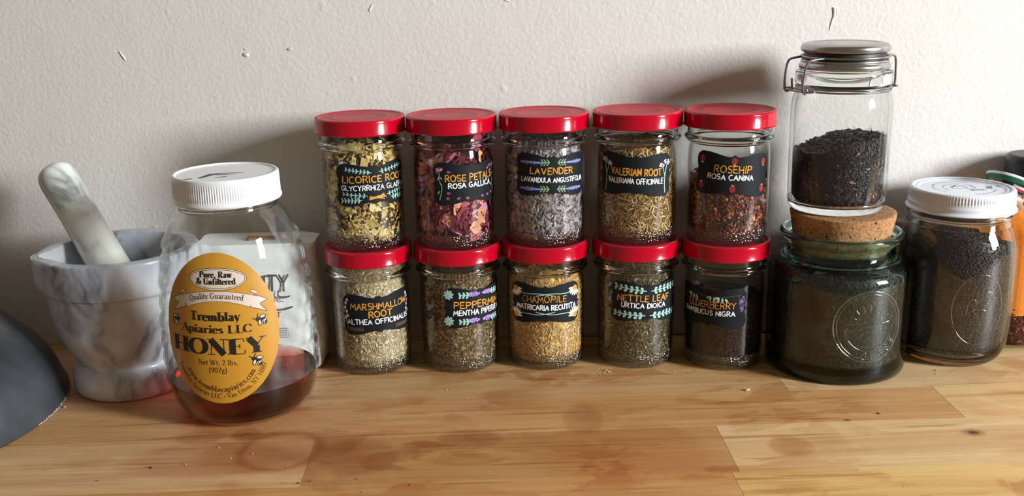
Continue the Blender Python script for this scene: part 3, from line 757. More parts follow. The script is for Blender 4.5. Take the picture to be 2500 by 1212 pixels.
# painted motifs ----------------------------------------------------
def sprig(I, x0, y0, x1, y1, n, L, w, mat, stem=.45, blob=False, bow=0):
    P = [(x0 + (x1 - x0) * t + -(y1 - y0) * 0, y0 + (y1 - y0) * t + bow * math.sin(PI * t)) for t in np.linspace(0, 1, 7)]
    I.poly_ribbon(P, stem, mat, 1); a = math.degrees(math.atan2(y1 - y0, x1 - x0))
    for k in range(n):
        t = (k + .6) / n; x, y = x0 + (x1 - x0) * t, y0 + (y1 - y0) * t + bow * math.sin(PI * t)
        for sg in (1, -1):
            ang = a + sg * random.uniform(48, 66); LL = L * random.uniform(.85, 1.1) * (1 - .15 * t)
            I.leaf(x, y, ang, LL, w, mat, 2)
            if blob: I.ellipse(x + math.cos(math.radians(ang)) * LL, y + math.sin(math.radians(ang)) * LL, w * .7, w * .6, mat, 0, 3, 8, 1, .25)
def flower(I, x, y, r, n, mat, center=None, cr=.4, a0=0, span=360, w=.5):
    for k in range(n): I.leaf(x, y, a0 + span * k / n, r, r * w, mat, 2)
    if center: I.ellipse(x, y, cr, cr, center, 0, 3, 10)
def spike(I, x0, y0, x1, y1, mat, w=1.6):
    n = 26
    for k in range(n):
        t = k / (n - 1); x, y = x0 + (x1 - x0) * t, y0 + (y1 - y0) * t; h = w * (.35 + .65 * math.sin(PI * min(1, .15 + t * .85))) * random.uniform(.35, 1.25)
        I.poly_ribbon([(x - random.uniform(-.2, .7), y - h), (x, y), (x + random.uniform(-.2, .5), y + h * random.uniform(.7, 1.1))], .42, mat, 2)
    I.poly_ribbon([(x0, y0), (x1, y1)], .6, mat, 1)

def art_licorice(T, A):
    T.hand('LICORICE ROOT', -23.5, 26.5, 1.7, 4.6, M_GOLD, .85); T.hand('GLYCYRRHIZA GLABRA', -24.7, 27, -3.9, 3.5, M_CHALK, .68)
    sprig(A, -2.5, 8.6, -21, 11.6, 7, 2.3, 1.0, M_MINT); sprig(A, 3.5, 8.9, 24, 12.0, 7, 2.3, 1.0, M_MINT)
    sprig(A, -6, -8.0, -24, -6.4, 6, 2.3, 1.0, M_MINT); sprig(A, -10, -11, -25, -11.4, 6, 2.7, 1.2, M_MINT)
    sprig(A, 9, -8.0, 25, -5.6, 6, 2.3, 1.0, M_MINT); sprig(A, 12, -10.5, 25, -10.6, 5, 2.7, 1.2, M_MINT)
    for k in range(7): A.poly_ribbon([(-3 + random.uniform(-2, 0), -9.4 + random.uniform(-2, 2)), (1.5, -9.2 + random.uniform(-.8, .8)), (7 + random.uniform(-1, 1), -9.2 + random.uniform(-2.2, 2.2))], .75, M_GOLD, 3)
def art_rose(T, A):
    T.hand('ROSE PETALS', -19.2, 19.9, 2.0, 4.6, M_GOLD, .85); T.hand('ROSA GALLICA', -17.2, 17.5, -3.0, 3.6, M_CHALK, .8)
    for sx in (-1, 1):
        for k in range(6): A.leaf(sx * 23.5, 9.2, 40 + k * 33, 3.3, 2.0, M_MAUVE if k % 3 else M_MAUVE2, 2)
        for k in range(4): A.poly_ribbon([(sx * 23.5, 9.4), (sx * 23.5 + random.uniform(-2.8, 2.8), 9.6 + random.uniform(0, 2.6))], .22, M_PALE, 3)
        A.poly_ribbon(smooth_path([(sx * 23.3, 8), (sx * 24.2, 3), (sx * 21.6, -2), (sx * 22.2, -6), (sx * 23.8, -11.6)]), .6, M_SAGE if sx < 0 else M_MINT, 1)
        for y, d in ((5.5, 1), (5.2, -1), (1, 1), (-5, -1)): A.leaf(sx * 23.4, y, 270 + d * 38, 3.0, 1.1, M_SAGE, 2)
    for (x, y) in ((-16.5, 8.6), (15.5, 8.8), (18.3, 10.3), (-16.9, -6.7), (-17.6, -10.5), (-9.9, -10.6), (-3.4, -10.8), (9.2, -10.6), (14.6, -10.4), (19.6, -9.6), (20, -4)):
        A.ellipse(x, y, 1.45, 1.05, M_MAUVE, random.uniform(-40, 40), 2, 10); A.ellipse(x - .8, y + .2, .35, .5, M_MAUVE2, 0, 3, 8)
def art_lavender(T, A):
    T.hand('LAVENDER', -16.9, 15.2, .8, 4.4, M_GOLD, .85); T.hand('LAVANDULA ANGUSTIFOLIA', -23.6, 25.7, -5.0, 3.3, M_CHALK, .68)
    for y in (9.2, -10.0):
        for sx in (-1, 1):
            spike(A, sx * 24.5, y, sx * 8.0, y - .2, M_BLUE, 1.3)
            for q in (3.2, 5.4, 7.4):
                for dy in (-1, 1): A.poly_ribbon([(sx * q, y), (sx * (q + 1.7), y + dy * 2.1)], .7, M_SAGE, 2)
            A.poly_ribbon([(sx * 3, y), (sx * 8.4, y)], .6, M_SAGE, 2)
def art_valerian(T, A):
    T.hand('VALERIAN ROOT', -18, 19.4, -.2, 4.7, M_GOLD, 1.0); T.hand('VALERIANA OFFICINALE', -20.3, 21, -6.2, 3.7, M_CHALK, .7)
    for sx in (-1, 1):
        A.poly_ribbon(smooth_path([(sx * 23.5, -13), (sx * 22.6, -6), (sx * 23.0, 1), (sx * 24.2, 6.5)]), .7, M_MINT if sx > 0 else M_SAGE, 1)
        A.poly_ribbon(smooth_path([(sx * 22.8, -1), (sx * 21.6, 3), (sx * 20.3, 6)]), .55, M_MINT if sx > 0 else M_SAGE, 1)
        for cx, cy, r in ((24.6, 9.4, 3.1), (19.8, 7.0, 2.1)):
            for k in range(34):
                a = random.uniform(0, 6.28); q = math.sqrt(random.random()) * r; A.ellipse(sx * cx + q * math.cos(a), cy + .75 * q * math.sin(a), .5, .42, M_PALE, 0, 2 + k % 3, 6)
def art_rosehip(T, A):
    T.hand('ROSEHIP', -13.8, 12.6, 1.6, 5.0, M_GOLD, .85); T.hand('ROSA CANINA', -18.3, 14.6, -3.6, 3.6, M_CHALK, .78)
    for (x, y, d) in ((-23.5, 9.8, 1), (0, 9.9, 1), (23.5, 9.8, 1), (-23.5, -9.6, -1), (0, -10.2, -1), (23.5, -9.8, -1)):
        A.ellipse(x, y, 2.2, 2.5, M_HIP, 0, 2, 16, 1, .06)
        for q in (-.9, 0, .9): A.poly_ribbon([(x + q * .4, y - d * 2.2), (x + q, y - d * 3.1)], .5, M_GOLD if x > -20 else M_PALE, 3)
def art_marsh(T, A):
    T.hand('MARSHMALLOW', -21.9, 24.3, 4.0, 4.6, M_GOLD, .85, curve=1.5); T.hand('ROOT', -8.2, 9.1, -2.0, 4.6, M_GOLD, .95); T.hand('ALTHEA OFFICINALIS', -24.9, 24.9, -7.3, 3.7, M_CHALK, .78)
    for sx in (-1, 1):
        A.poly_ribbon(smooth_path([(sx * 25.4, 12), (sx * 26.4, 5), (sx * 25.6, 0), (sx * 26.2, -7)]), .4, M_MINT, 1)
        for (x, y) in ((24.6, 11.2), (25.9, 8.6), (26.6, 5.2), (25.4, 2.2), (24.6, -1.0), (26.4, -2.6)): flower(A, sx * x, y, 1.35, 5, M_CHALK, M_GOLD if y % 2 > 1 else M_MINT, .35, random.uniform(0, 70), w=.75)
        for k in range(4): A.poly_ribbon(smooth_path([(sx * 25.5, -9.4 - k * .9), (sx * 20, -10.4 - k * .6), (sx * 12.5, -9.8 - k * .9)]), .4, M_BROWN, 1)
def art_pepper(T, A):
    T.hand('PEPPERMINT', -21.0, 23.0, -.2, 4.9, M_GOLD, .95); T.hand('MENTHA PIPERITA', -21.3, 19.8, -5.6, 3.8, M_CHALK, .78)
    for y in (10.2, -10.2):
        for sx in (-1, 1):
            flower(A, sx * 25, y, 4.1, 8, M_MINT, M_SAGE, .5, 10, w=.5)
            sprig(A, sx * 8.5, y - .4, sx * 17, y - .4, 3, 3.3, 1.6, M_MINT, .8)
            for k in range(90):
                t = random.random(); x = sx * (1.2 + t * 8.6); A.ellipse(x, y + .1 + random.uniform(-1, 1) * (.4 + 1.5 * math.sin(t * 2.6)), .5, .42, M_LILAC, 0, 2 + k % 3, 6)
def art_cham(T, A):
    T.hand('CHAMOMILE', -17.7, 16.1, 1.3, 4.7, M_GOLD, .62); T.hand('MATRICARIA RECUTITA', -23, 24.8, -4.4, 3.7, M_CHALK, .9)
    for sx in (-1, 1):
        for sy in (-1, 1):
            x, y = sx * 24.4, sy * 10.4
            base = math.degrees(math.atan2(-sy, -sx * .5))
            for k in range(7): A.leaf(x, y, base - 66 + k * 22, 6.3, 1.75, M_CHALK, 2)
            A.ellipse(x, y, 2.4, 2.1, M_GOLD, 0, 3, 14)
            A.poly_ribbon(smooth_path([(sx * 21.5, sy * 8.0), (sx * 13, sy * 7.6 - .2), (sx * 4, sy * 8.4), (-sx * 7, sy * 6.2)]), .65, M_MINT, 1)
def art_nettle(T, A):
    T.hand('NETTLE LEAF', -23.2, 18, .7, 4.6, M_GOLD, .85); T.hand('URTICA DIOICA', -19.9, 14.6, -4.2, 3.5, M_CHALK, .78)
    for y, dy in ((9.6, 1.6), (-9.4, 0)):
        for sx in (-1, 1): sprig(A, sx * 2.0, y - .8, sx * 25.5, y + dy, 6, 2.3, 1.7, M_MINT, .7, True)
def art_elder(T, A):
    T.hand('ELDERBERRY', -17.3, 20, -.2, 4.9, M_GOLD, .7); T.hand('SAMBUCUS NIGRA', -21.8, 19.7, -5.6, 3.6, M_CHALK, .7)
    A.poly_ribbon(smooth_path([(-23, 9), (-12, 9), (2, 8.6), (12, 9.0), (24, 10.5)]), .4, M_MAROON, 1)
    for x0 in (-15, 2, 8):
        for k in range(3): A.leaf(x0 + k * 2.2, 8.6 - .3 * k, 252 + k * 22, 3.6, 1.8, M_MINT, 2)
        A.leaf(x0, 8.6, 200, 4, 1.7, M_MINT, 2)
    for k in range(70):
        t = random.random(); A.ellipse(24.6 + random.uniform(-1, 1) * 2.7 * (1 - t * .6), 9.5 - t * 12, .55, .5, M_PURPLE if k % 4 else M_LILAC, 0, 2 + k % 3, 6)

def flat_top(z, slope=0, lump=.0012, seed=0, sy=0):
    p = np.random.default_rng(seed).uniform(0, 6, 6)
    return lambda x, y: z + slope * x + sy * y + lump * (math.sin(x * 190 + p[0]) * math.sin(y * 170 + p[1]) + .6 * math.sin(x * 420 + p[2]) * math.sin(y * 390 + p[3]))

XL = [-.1199, -.05238, .01343, .0822, .14835]; YL = [.73533, .7373, .7405, .74035, .73389]
DX = [-.0002, -.00107, .00041, -.00015, .00007]; DY = [.00121, -.0009, -.00116, .00046, .00042]
WOODY = [(236, 208, 136), (222, 190, 118), (244, 224, 164), (176, 146, 100), (128, 104, 74)]
JARS = [
 # column, upper?, label angle, centre height mm, tilt, art, jar label, content label, filling
 (0, 1, 25, 50.6, 0, art_licorice, 'red-lidded glass jar of licorice root, leftmost on the upper tier', 'coarse pale yellow licorice root chips in the leftmost upper jar',
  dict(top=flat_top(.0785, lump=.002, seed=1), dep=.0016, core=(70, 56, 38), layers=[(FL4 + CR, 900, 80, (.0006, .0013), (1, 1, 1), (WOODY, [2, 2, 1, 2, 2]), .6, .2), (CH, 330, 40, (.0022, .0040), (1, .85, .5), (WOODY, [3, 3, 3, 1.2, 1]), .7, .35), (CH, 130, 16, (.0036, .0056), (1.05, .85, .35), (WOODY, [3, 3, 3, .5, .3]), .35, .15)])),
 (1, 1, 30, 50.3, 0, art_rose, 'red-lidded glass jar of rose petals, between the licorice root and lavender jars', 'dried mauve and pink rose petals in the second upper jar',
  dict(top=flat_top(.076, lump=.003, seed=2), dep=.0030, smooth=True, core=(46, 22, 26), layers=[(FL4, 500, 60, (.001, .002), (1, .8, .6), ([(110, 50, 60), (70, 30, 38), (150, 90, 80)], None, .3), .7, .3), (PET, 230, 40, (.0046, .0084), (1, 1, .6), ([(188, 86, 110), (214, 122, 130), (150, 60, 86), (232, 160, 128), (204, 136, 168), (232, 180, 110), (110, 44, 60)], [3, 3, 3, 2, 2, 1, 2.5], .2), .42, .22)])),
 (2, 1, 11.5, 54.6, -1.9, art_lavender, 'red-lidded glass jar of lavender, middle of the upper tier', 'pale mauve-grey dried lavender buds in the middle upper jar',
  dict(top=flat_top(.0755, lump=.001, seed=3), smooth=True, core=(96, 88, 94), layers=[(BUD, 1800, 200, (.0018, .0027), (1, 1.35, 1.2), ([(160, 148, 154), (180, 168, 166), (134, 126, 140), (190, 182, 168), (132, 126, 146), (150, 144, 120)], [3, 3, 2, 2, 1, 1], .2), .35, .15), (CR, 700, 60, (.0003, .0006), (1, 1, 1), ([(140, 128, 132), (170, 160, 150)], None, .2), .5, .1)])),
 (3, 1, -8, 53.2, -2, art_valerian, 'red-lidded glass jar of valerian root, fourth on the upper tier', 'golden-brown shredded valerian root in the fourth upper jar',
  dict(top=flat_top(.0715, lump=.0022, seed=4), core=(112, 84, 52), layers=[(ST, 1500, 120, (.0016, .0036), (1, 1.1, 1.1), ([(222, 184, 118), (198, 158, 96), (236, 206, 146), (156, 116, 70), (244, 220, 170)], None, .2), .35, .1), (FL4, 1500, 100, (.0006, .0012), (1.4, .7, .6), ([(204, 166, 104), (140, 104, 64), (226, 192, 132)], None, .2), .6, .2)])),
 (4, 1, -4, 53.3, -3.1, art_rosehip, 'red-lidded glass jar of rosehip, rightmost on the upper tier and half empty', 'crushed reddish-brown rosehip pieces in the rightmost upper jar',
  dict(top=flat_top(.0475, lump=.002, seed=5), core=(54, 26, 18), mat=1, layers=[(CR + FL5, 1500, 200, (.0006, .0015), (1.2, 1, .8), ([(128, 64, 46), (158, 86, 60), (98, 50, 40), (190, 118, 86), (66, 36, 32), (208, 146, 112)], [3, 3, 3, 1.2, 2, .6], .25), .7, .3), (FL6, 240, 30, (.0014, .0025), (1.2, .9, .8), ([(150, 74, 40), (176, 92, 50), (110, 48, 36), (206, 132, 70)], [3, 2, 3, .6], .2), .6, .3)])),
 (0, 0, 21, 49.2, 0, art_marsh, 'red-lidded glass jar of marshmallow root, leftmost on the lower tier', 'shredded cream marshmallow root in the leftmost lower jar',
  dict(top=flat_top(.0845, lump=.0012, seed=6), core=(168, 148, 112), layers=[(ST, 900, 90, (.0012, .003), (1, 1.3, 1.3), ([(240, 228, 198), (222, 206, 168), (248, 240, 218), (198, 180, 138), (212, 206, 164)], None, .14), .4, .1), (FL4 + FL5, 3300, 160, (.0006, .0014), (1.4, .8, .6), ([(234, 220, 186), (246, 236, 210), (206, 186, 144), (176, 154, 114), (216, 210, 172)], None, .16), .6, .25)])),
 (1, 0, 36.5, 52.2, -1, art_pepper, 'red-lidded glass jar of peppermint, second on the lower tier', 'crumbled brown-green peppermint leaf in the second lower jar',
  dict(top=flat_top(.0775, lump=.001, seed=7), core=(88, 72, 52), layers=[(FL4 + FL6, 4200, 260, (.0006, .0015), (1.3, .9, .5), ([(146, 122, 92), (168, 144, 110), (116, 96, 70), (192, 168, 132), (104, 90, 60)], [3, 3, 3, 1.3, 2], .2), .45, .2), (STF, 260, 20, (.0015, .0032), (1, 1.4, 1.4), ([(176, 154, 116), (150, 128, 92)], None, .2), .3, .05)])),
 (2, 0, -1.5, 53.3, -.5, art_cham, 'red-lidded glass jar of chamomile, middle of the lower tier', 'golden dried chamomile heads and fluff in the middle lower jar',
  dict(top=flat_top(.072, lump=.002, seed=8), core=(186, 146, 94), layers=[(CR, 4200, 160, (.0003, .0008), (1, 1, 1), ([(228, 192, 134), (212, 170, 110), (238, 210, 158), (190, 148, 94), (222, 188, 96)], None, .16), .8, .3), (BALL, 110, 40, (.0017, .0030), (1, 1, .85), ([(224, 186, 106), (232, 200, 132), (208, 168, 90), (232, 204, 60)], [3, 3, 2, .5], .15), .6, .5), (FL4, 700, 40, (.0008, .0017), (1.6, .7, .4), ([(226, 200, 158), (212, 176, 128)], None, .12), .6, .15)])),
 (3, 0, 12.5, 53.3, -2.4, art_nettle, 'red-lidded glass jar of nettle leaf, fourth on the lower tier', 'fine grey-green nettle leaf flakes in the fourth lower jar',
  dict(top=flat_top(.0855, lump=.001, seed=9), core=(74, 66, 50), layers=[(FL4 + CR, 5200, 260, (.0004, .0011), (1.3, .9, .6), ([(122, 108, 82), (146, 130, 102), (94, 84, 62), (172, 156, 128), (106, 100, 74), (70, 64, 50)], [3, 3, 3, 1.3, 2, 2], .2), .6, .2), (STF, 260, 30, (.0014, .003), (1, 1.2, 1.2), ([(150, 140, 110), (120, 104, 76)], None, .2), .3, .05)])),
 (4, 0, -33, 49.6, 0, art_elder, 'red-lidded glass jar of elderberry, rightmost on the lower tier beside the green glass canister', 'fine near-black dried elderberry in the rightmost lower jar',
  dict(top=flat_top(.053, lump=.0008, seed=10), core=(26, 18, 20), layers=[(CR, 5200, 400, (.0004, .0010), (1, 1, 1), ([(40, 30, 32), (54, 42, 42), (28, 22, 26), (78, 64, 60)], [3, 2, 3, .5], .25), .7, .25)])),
]
for (ci, up, phi, zc, tilt, art, lab, clab, fl) in JARS:
    loc = (XL[ci] + (DX[ci] if up else 0), YL[ci] + (DY[ci] if up else 0), H if up else 0)
    j, base = make_jar(loc, lab)
    S = jar_surf(phi, zc)
    lo = label_shape(S, j, tilt)
    T = Ink(); A = Ink(); art(T, A)
    T.build('lettering', S, lo, tilt)
    for part in A.split(): part.build('painted_motif', S, lo, tilt, o0=.2, lift=.03)
    cont = [(r, z) for r, z in CONT]
    fill('dried_herbs', loc, cont, fl['top'], fl['layers'], fl['core'], M_CHIPG if fl.get('mat') else M_CHIP, clab, 'dried herbs', dep=fl.get('dep', .0006), smooth=fl.get('smooth', False))

# ------------------------------------------------------------------ honey jar
HX, HY = -.1995, .662
HP = [(.0005, .0015), (.030, .0012), (.036, 0), (.0405, .0016), (.0442, .0050), (.0470, .0100), (.0490, .0165), (.0503, .0240), (.0511, .034), (.0513, .050), (.0511, .062), (.0505, .074), (.0496, .087), (.0482, .100), (.0462, .1135), (.0438, .124), (.0405, .133), (.0370, .1395), (.0345, .1425), (.0330, .1450), (.0326, .1480), (.0326, .1495)]
HPr = np.array([p[0] for p in HP[2:]]); HPz = np.array([p[1] for p in HP[2:]])
def hr(z): return float(np.interp(z, HPz, HPr))
def dense(P, step=.0016):
    Q = [P[0]]
    for a, b in zip(P[:-1], P[1:]):
        k = max(1, int(math.hypot(b[0] - a[0], b[1] - a[1]) / step))
        for i in range(1, k + 1): Q.append((a[0] + (b[0] - a[0]) * i / k, a[1] + (b[1] - a[1]) * i / k))
    return Q
def smooth_prof(P, it=1):
    return [tuple(p) for p in smooth_path(P, it)]
def honeycomb(a, r, z):
    a = (a + PI) % (2 * PI) - PI; sd = abs(abs(a) - PI / 2)
    w = max(0, 1 - (sd / .72) ** 4)
    if .022 < z < .132 and r > .03:
        zz = (z - .022) / .0135; k = math.floor(zz); env = min(1, (z - .022) / .006, (.132 - z) / .008)
        off = .5 * (k % 2); f = abs(math.sin(PI * zz)); g = abs(math.sin(PI * ((a * .05 / .0125) + off)))
        r += w * env * (.0023 * (f ** .7) * (g ** .6) - .0007)
    return r, z
honey_jar = empty('honey_jar', (HX, HY, 0), 'large glass honey jar with white ribbed lid and yellow oval label', 'jar')
outer = dense(smooth_prof(HP[2:], 1)); 
inner = [(r - .0012, max(z, .0024)) for r, z in HP[4:]][::-1]
inner = dense(smooth_prof(inner + [(.030, .0026), (.0005, .0026)], 1))
lathe('glass', dense(HP[:3], .004) + outer + inner, M_GLASS_HONEY, honey_jar, 144, honeycomb, sharp=60)
def rib(n, amp, zlo, zhi, rmin):
    def f(a, r, z):
        if zlo <= z <= zhi and r > rmin: r -= amp * (.5 + .5 * math.cos(a * n)) ** 1.5
        return r, z
    return f
lidp = [(.0325, .1500), (.0335, .1488), (.0352, .1490), (.0356, .1498), (.0355, .1510), (.0350, .1518), (.0349, .1530), (.0347, .1648), (.0345, .1662), (.0338, .1670), (.0328, .1670), (.0322, .1665), (.0318, .1660), (.0005, .1660)]
lathe('glass_neck', [(.0325, .1440), (.0328, .1468), (.0336, .1474), (.0336, .1484), (.0327, .1490), (.0326, .1540), (.0300, .1540), (.0298, .1445)], M_SOLID, honey_jar, 96, closed=True, sharp=70)
honey_lid = lathe('lid', dense(lidp, .003), M_WHITEP, honey_jar, 540, rib(135, .00042, .1522, .1645, .034), sharp=30)
I = Ink()
def lidflat(z, rot=0, cx=0, cy=0):
    c, d = math.cos(rot), math.sin(rot)
    return lambda u, v, l: (cx + (u * c - v * d) / 1000, cy + (u * d + v * c) / 1000, z + l / 1000)
I.poly_ribbon([(-12, -17), (-8, -6), (-4, -3), (2, -2)], [3.0, 5.0, 3.4, 1.2], M_MARK, 0); I.poly_ribbon([(-2, -2), (8, -1), (13, 0)], [1.6, 1.5, .5], M_MARK, .1)
I.poly_ribbon([(-4, -7), (4, -6.5), (9, -5)], [1.8, 1.5, .4], M_MARK, .2); I.poly_ribbon([(-2, -16), (3, -14), (5, -13)], [1.2, 2.2, .4], M_MARK, .3); I.poly_ribbon([(-22, -19), (-19, -20), (-17, -19)], [1, 3.0, 2.0], M_MARK, .4)
I.build('marker_smudge', lidflat(.16602), honey_lid, 0, lift=.02, o0=.05)

def honey_surf(u, v, l):
    z = .0727 + v / 1000; r = hr(z) + .00012 + l / 1000; a = u / 1000 / .0505
    return (r * math.sin(a), -r * math.cos(a), z)
TL = -2.0
V = []; F = []; nr, na = 22, 96
for l in (.14, .02):
    V.append(honey_surf(0, 0, l))
    for i in range(1, nr + 1):
        for k in range(na):
            a = 2 * PI * k / na; u, v = 40 * i / nr * math.cos(a), 50.4 * i / nr * math.sin(a); c, d = math.cos(math.radians(TL)), math.sin(math.radians(TL)); V.append(honey_surf(u * c - v * d, u * d + v * c, l))
K = 1 + nr * na
for b in (0, K):
    for k in range(na):
        q = (k + 1) % na; f = (b, b + 1 + k, b + 1 + q); F.append(f if b == 0 else f[::-1])
        for i in range(nr - 1):
            A_, B_ = b + 1 + i * na, b + 1 + (i + 1) * na; f = (A_ + k, B_ + k, B_ + q, A_ + q); F.append(f if b == 0 else f[::-1])
for k in range(na): q = (k + 1) % na; A_ = 1 + (nr - 1) * na; F.append((A_ + k, K + A_ + k, K + A_ + q, A_ + q))
hl = mesh_obj('label', V, F, M_LABELY, honey_jar, True, sharp=50)
hl['label'] = 'yellow oval paper label with black and brown print'
T = Ink(); A = Ink()
# medallion and banner
A.ellipse(.8, 33.8, 20.0, 7.2, M_INKBROWN, 0, 0, 56, 8); A.ellipse(.8, 33.8, 19.6, 6.85, M_LABELW, 0, 1, 56, 8); A.ellipse(.8, 33.8, 18.9, 6.2, M_INKBROWN, 0, 2, 56, 8); A.ellipse(.8, 33.8, 18.5, 5.85, M_LABELW, 0, 3, 56, 8)
ban = lambda x, d=0: 26.0 + d - .0070 * (x - .5) ** 2
def banner(gr, mat, lay):
    xs = np.linspace(-25.2 - gr, 26 + gr, 22)
    A.strip([(x, min(ban(x) + gr, 100)) for x in xs], [((x - .5) * .81 + .5, ban(x, -6.4) - gr * 1.0) for x in xs], mat, lay)
    for sx, x0 in ((-1, -24.2), (1, 24.6)):
        continue
        A.strip([(x0 - sx * .5 + sx * t * 9.6 + sx * gr * (t), 23.6 - t * 4.0 + gr) for t in (0, .35, .7, 1)], [(x0 - sx * 1.0 + sx * t * 8.2, 22.4 - t * 3.6 - gr - (0 if t in (0, 1) else .8)) for t in (0, .35, .7, 1)], mat, lay - 1)
        A.strip([(x0 - sx * 2 + sx * t * 7.5, 21.6 - t * 2.6 + gr) for t in (0, .5, 1)], [(x0 - sx * 3.4 + sx * t * 12.6 + sx * gr * t, 18.0 - t * 6.4 - gr) for t in (0, .5, 1)], mat, lay - 1)
for sx in (-1, 1):
    P = lambda *q: [(sx * a, b) for a, b in q]
    A.strip(P((22.5, 23.3), (28, 21.2), (33.3, 18.6)), P((22.5, 17), (27.8, 16.4), (33.2, 18.4)), M_LABELW, 0); A.strip(P((22.5, 17.6), (27.8, 16.5), (32.4, 10.8)), P((22.0, 14.5), (27, 13.0), (32.2, 10.6)), M_LABELW, .5)
    A.poly_ribbon(P((24, 22.8), (28.4, 21.1), (33.5, 18.6), (27.9, 16.4), (32.6, 10.6), (27, 13.0), (21.8, 14.7)), .38, M_INKBROWN, 1, .8, False)
banner(.28, M_INKBROWN, 1); banner(0, M_LABELW, 3)
for sx, x0 in ((-1, -24.4), (1, 25.0)):
    A.ellipse(x0 - sx * .2, 24.6, 3.0, 1.0, M_INKBROWN, sx * -28, 3, 14, 2); A.ellipse(x0 - sx * .2, 24.6, 2.7, .72, M_LABELW, sx * -28, 4, 14, 2)
T.serif('Pure, Raw', line_base(-10.9, 34.8), 3.9, M_INK, .27, .07, 9, 22.1); T.serif('& Unfiltered', line_base(-13.1, 30.4), 3.9, M_INK, .27, .07, 9, 26.4)
f, L = curve_base([(x, ban(x, -4.6)) for x in np.linspace(-18, 17.4, 20)]); T.serif('Quality Guaranteed', f, 3.7, M_INKBROWN, .12, .05, 9, L)
T.serif('Tremblay', line_base(-18, 6.6), 5.9, M_INK, .29, .07, 3, 33); T.serif('Apiaries LLC', line_base(-25.5, -1.5), 5.3, M_INK, .29, .07, 3, 47.4)
T.serif('HONEY', line_base(-33.5, -15.8), 10.2, M_INK, .40, .055, 3, 63.0, track=.06)
T.serif('Net Wt. 2 lbs.', line_base(-13.7, -23.2), 3.6, M_INKBROWN, .13, .055, 3, 25.4); T.serif('(907g)', line_base(-6.8, -28.4), 3.6, M_INKBROWN, .13, .055, 3, 11.8)
def arcpts(w, ytop, ybot, n=40): # elliptical smile
    return [(w * math.sin(t), ytop - (ytop - ybot) * (math.cos(t) - math.cos(1.12)) / (1 - math.cos(1.12))) for t in np.linspace(-1.12, 1.12, n)]
f, L = curve_base(arcpts(25.2, -27.6, -41.9)); T.serif('www.tremblayapiaries.com', f, 3.7, M_INKBROWN, .17, .06, 3, L)
f, L = curve_base(arcpts(33.4, -24.4, -46.6)); T.serif('Tremblay Apiaries LLC * Van Etten, NY 14889', f, 3.2, M_INKBROWN, .13, .055, 3, L)
def bee(x, y, sx, rot):
    c, d = math.cos(math.radians(rot)), math.sin(math.radians(rot))
    Q = lambda a, b: (x + sx * (a * c - b * d), y + a * d + b * c)
    def E_(a, b, ra, rb, m, r, lay): p = Q(a, b); A.ellipse(p[0], p[1], ra, rb, m, sx * (r + rot), lay, 14)
    E_(-1.6, .2, 1.5, 1.4, M_INK, 0, 5); E_(1.7, 1.8, 2.4, 1.4, M_INK, 15, 5); E_(1.7, 1.9, 1.8, .85, M_LABELW, 15, 6); E_(-.4, -2.0, 1.4, 2.3, M_INK, 0, 5); E_(-.4, -2.1, .8, 1.65, M_LABELW, 0, 6); E_(2.1, -1.3, 2.7, 2.3, M_INK, -40, 5)
    for k in (0, 1.3): A.poly_ribbon(smooth_path([Q(1.0 + k, -3.2), Q(1.4 + k, -1.3), Q(3.6, -.2 - k * .3)]), .5, M_LABELW, 7)
    A.poly_ribbon(smooth_path([Q(-2.6, .6), Q(-4.0, .6), Q(-4.8, 1.2)]), .6, M_INK, 5); A.poly_ribbon(smooth_path([Q(-1.6, 1.4), Q(-1.9, 2.8), Q(-1.4, 3.8)]), .6, M_INK, 5)
bee(-30.2, 5.0, -.8, 0); bee(27.4, 6.0, 1, 0); bee(23.2, -20.6, 1, -20)
T.build('lettering', honey_surf, hl, TL, lift=.02, o0=.18); A.build('printed_emblem', honey_surf, hl, TL, lift=.02, o0=.16)

def honey_mat(name, col, dens, tint):
    t = NT(name)
    g = t.add('ShaderNodeBsdfPrincipled', {'Base Color': tint, 'Roughness': .0, 'IOR': 1.18, 'Transmission Weight': 1.0})
    t.l.new(g.outputs[0], t.out.inputs[0])
    v = t.add('ShaderNodeVolumeAbsorption', {'Color': col, 'Density': dens}); t.l.new(v.outputs[0], t.out.inputs[1]); return t.m
M_HONEY = honey_mat('dark_honey', (.78, .12, .03, 1), 100.0, (1, .9, .85, 1))
ZH = .0265
hp = [(.0005, .0030), (.036, .0030)] + [(hr(z) - .0015, z) for z in np.linspace(.0040, ZH - .0006, 14)] + [(hr(ZH) - .0015, ZH), (hr(ZH) - .0030, ZH - .0006), (.0005, ZH - .0008)]
ho = lathe('honey', hp, M_HONEY, None, 96, sharp=50); ho.location = (HX, HY, 0)
tag(ho, 'dark amber honey filling the bottom of the large white-lidded jar', 'honey')

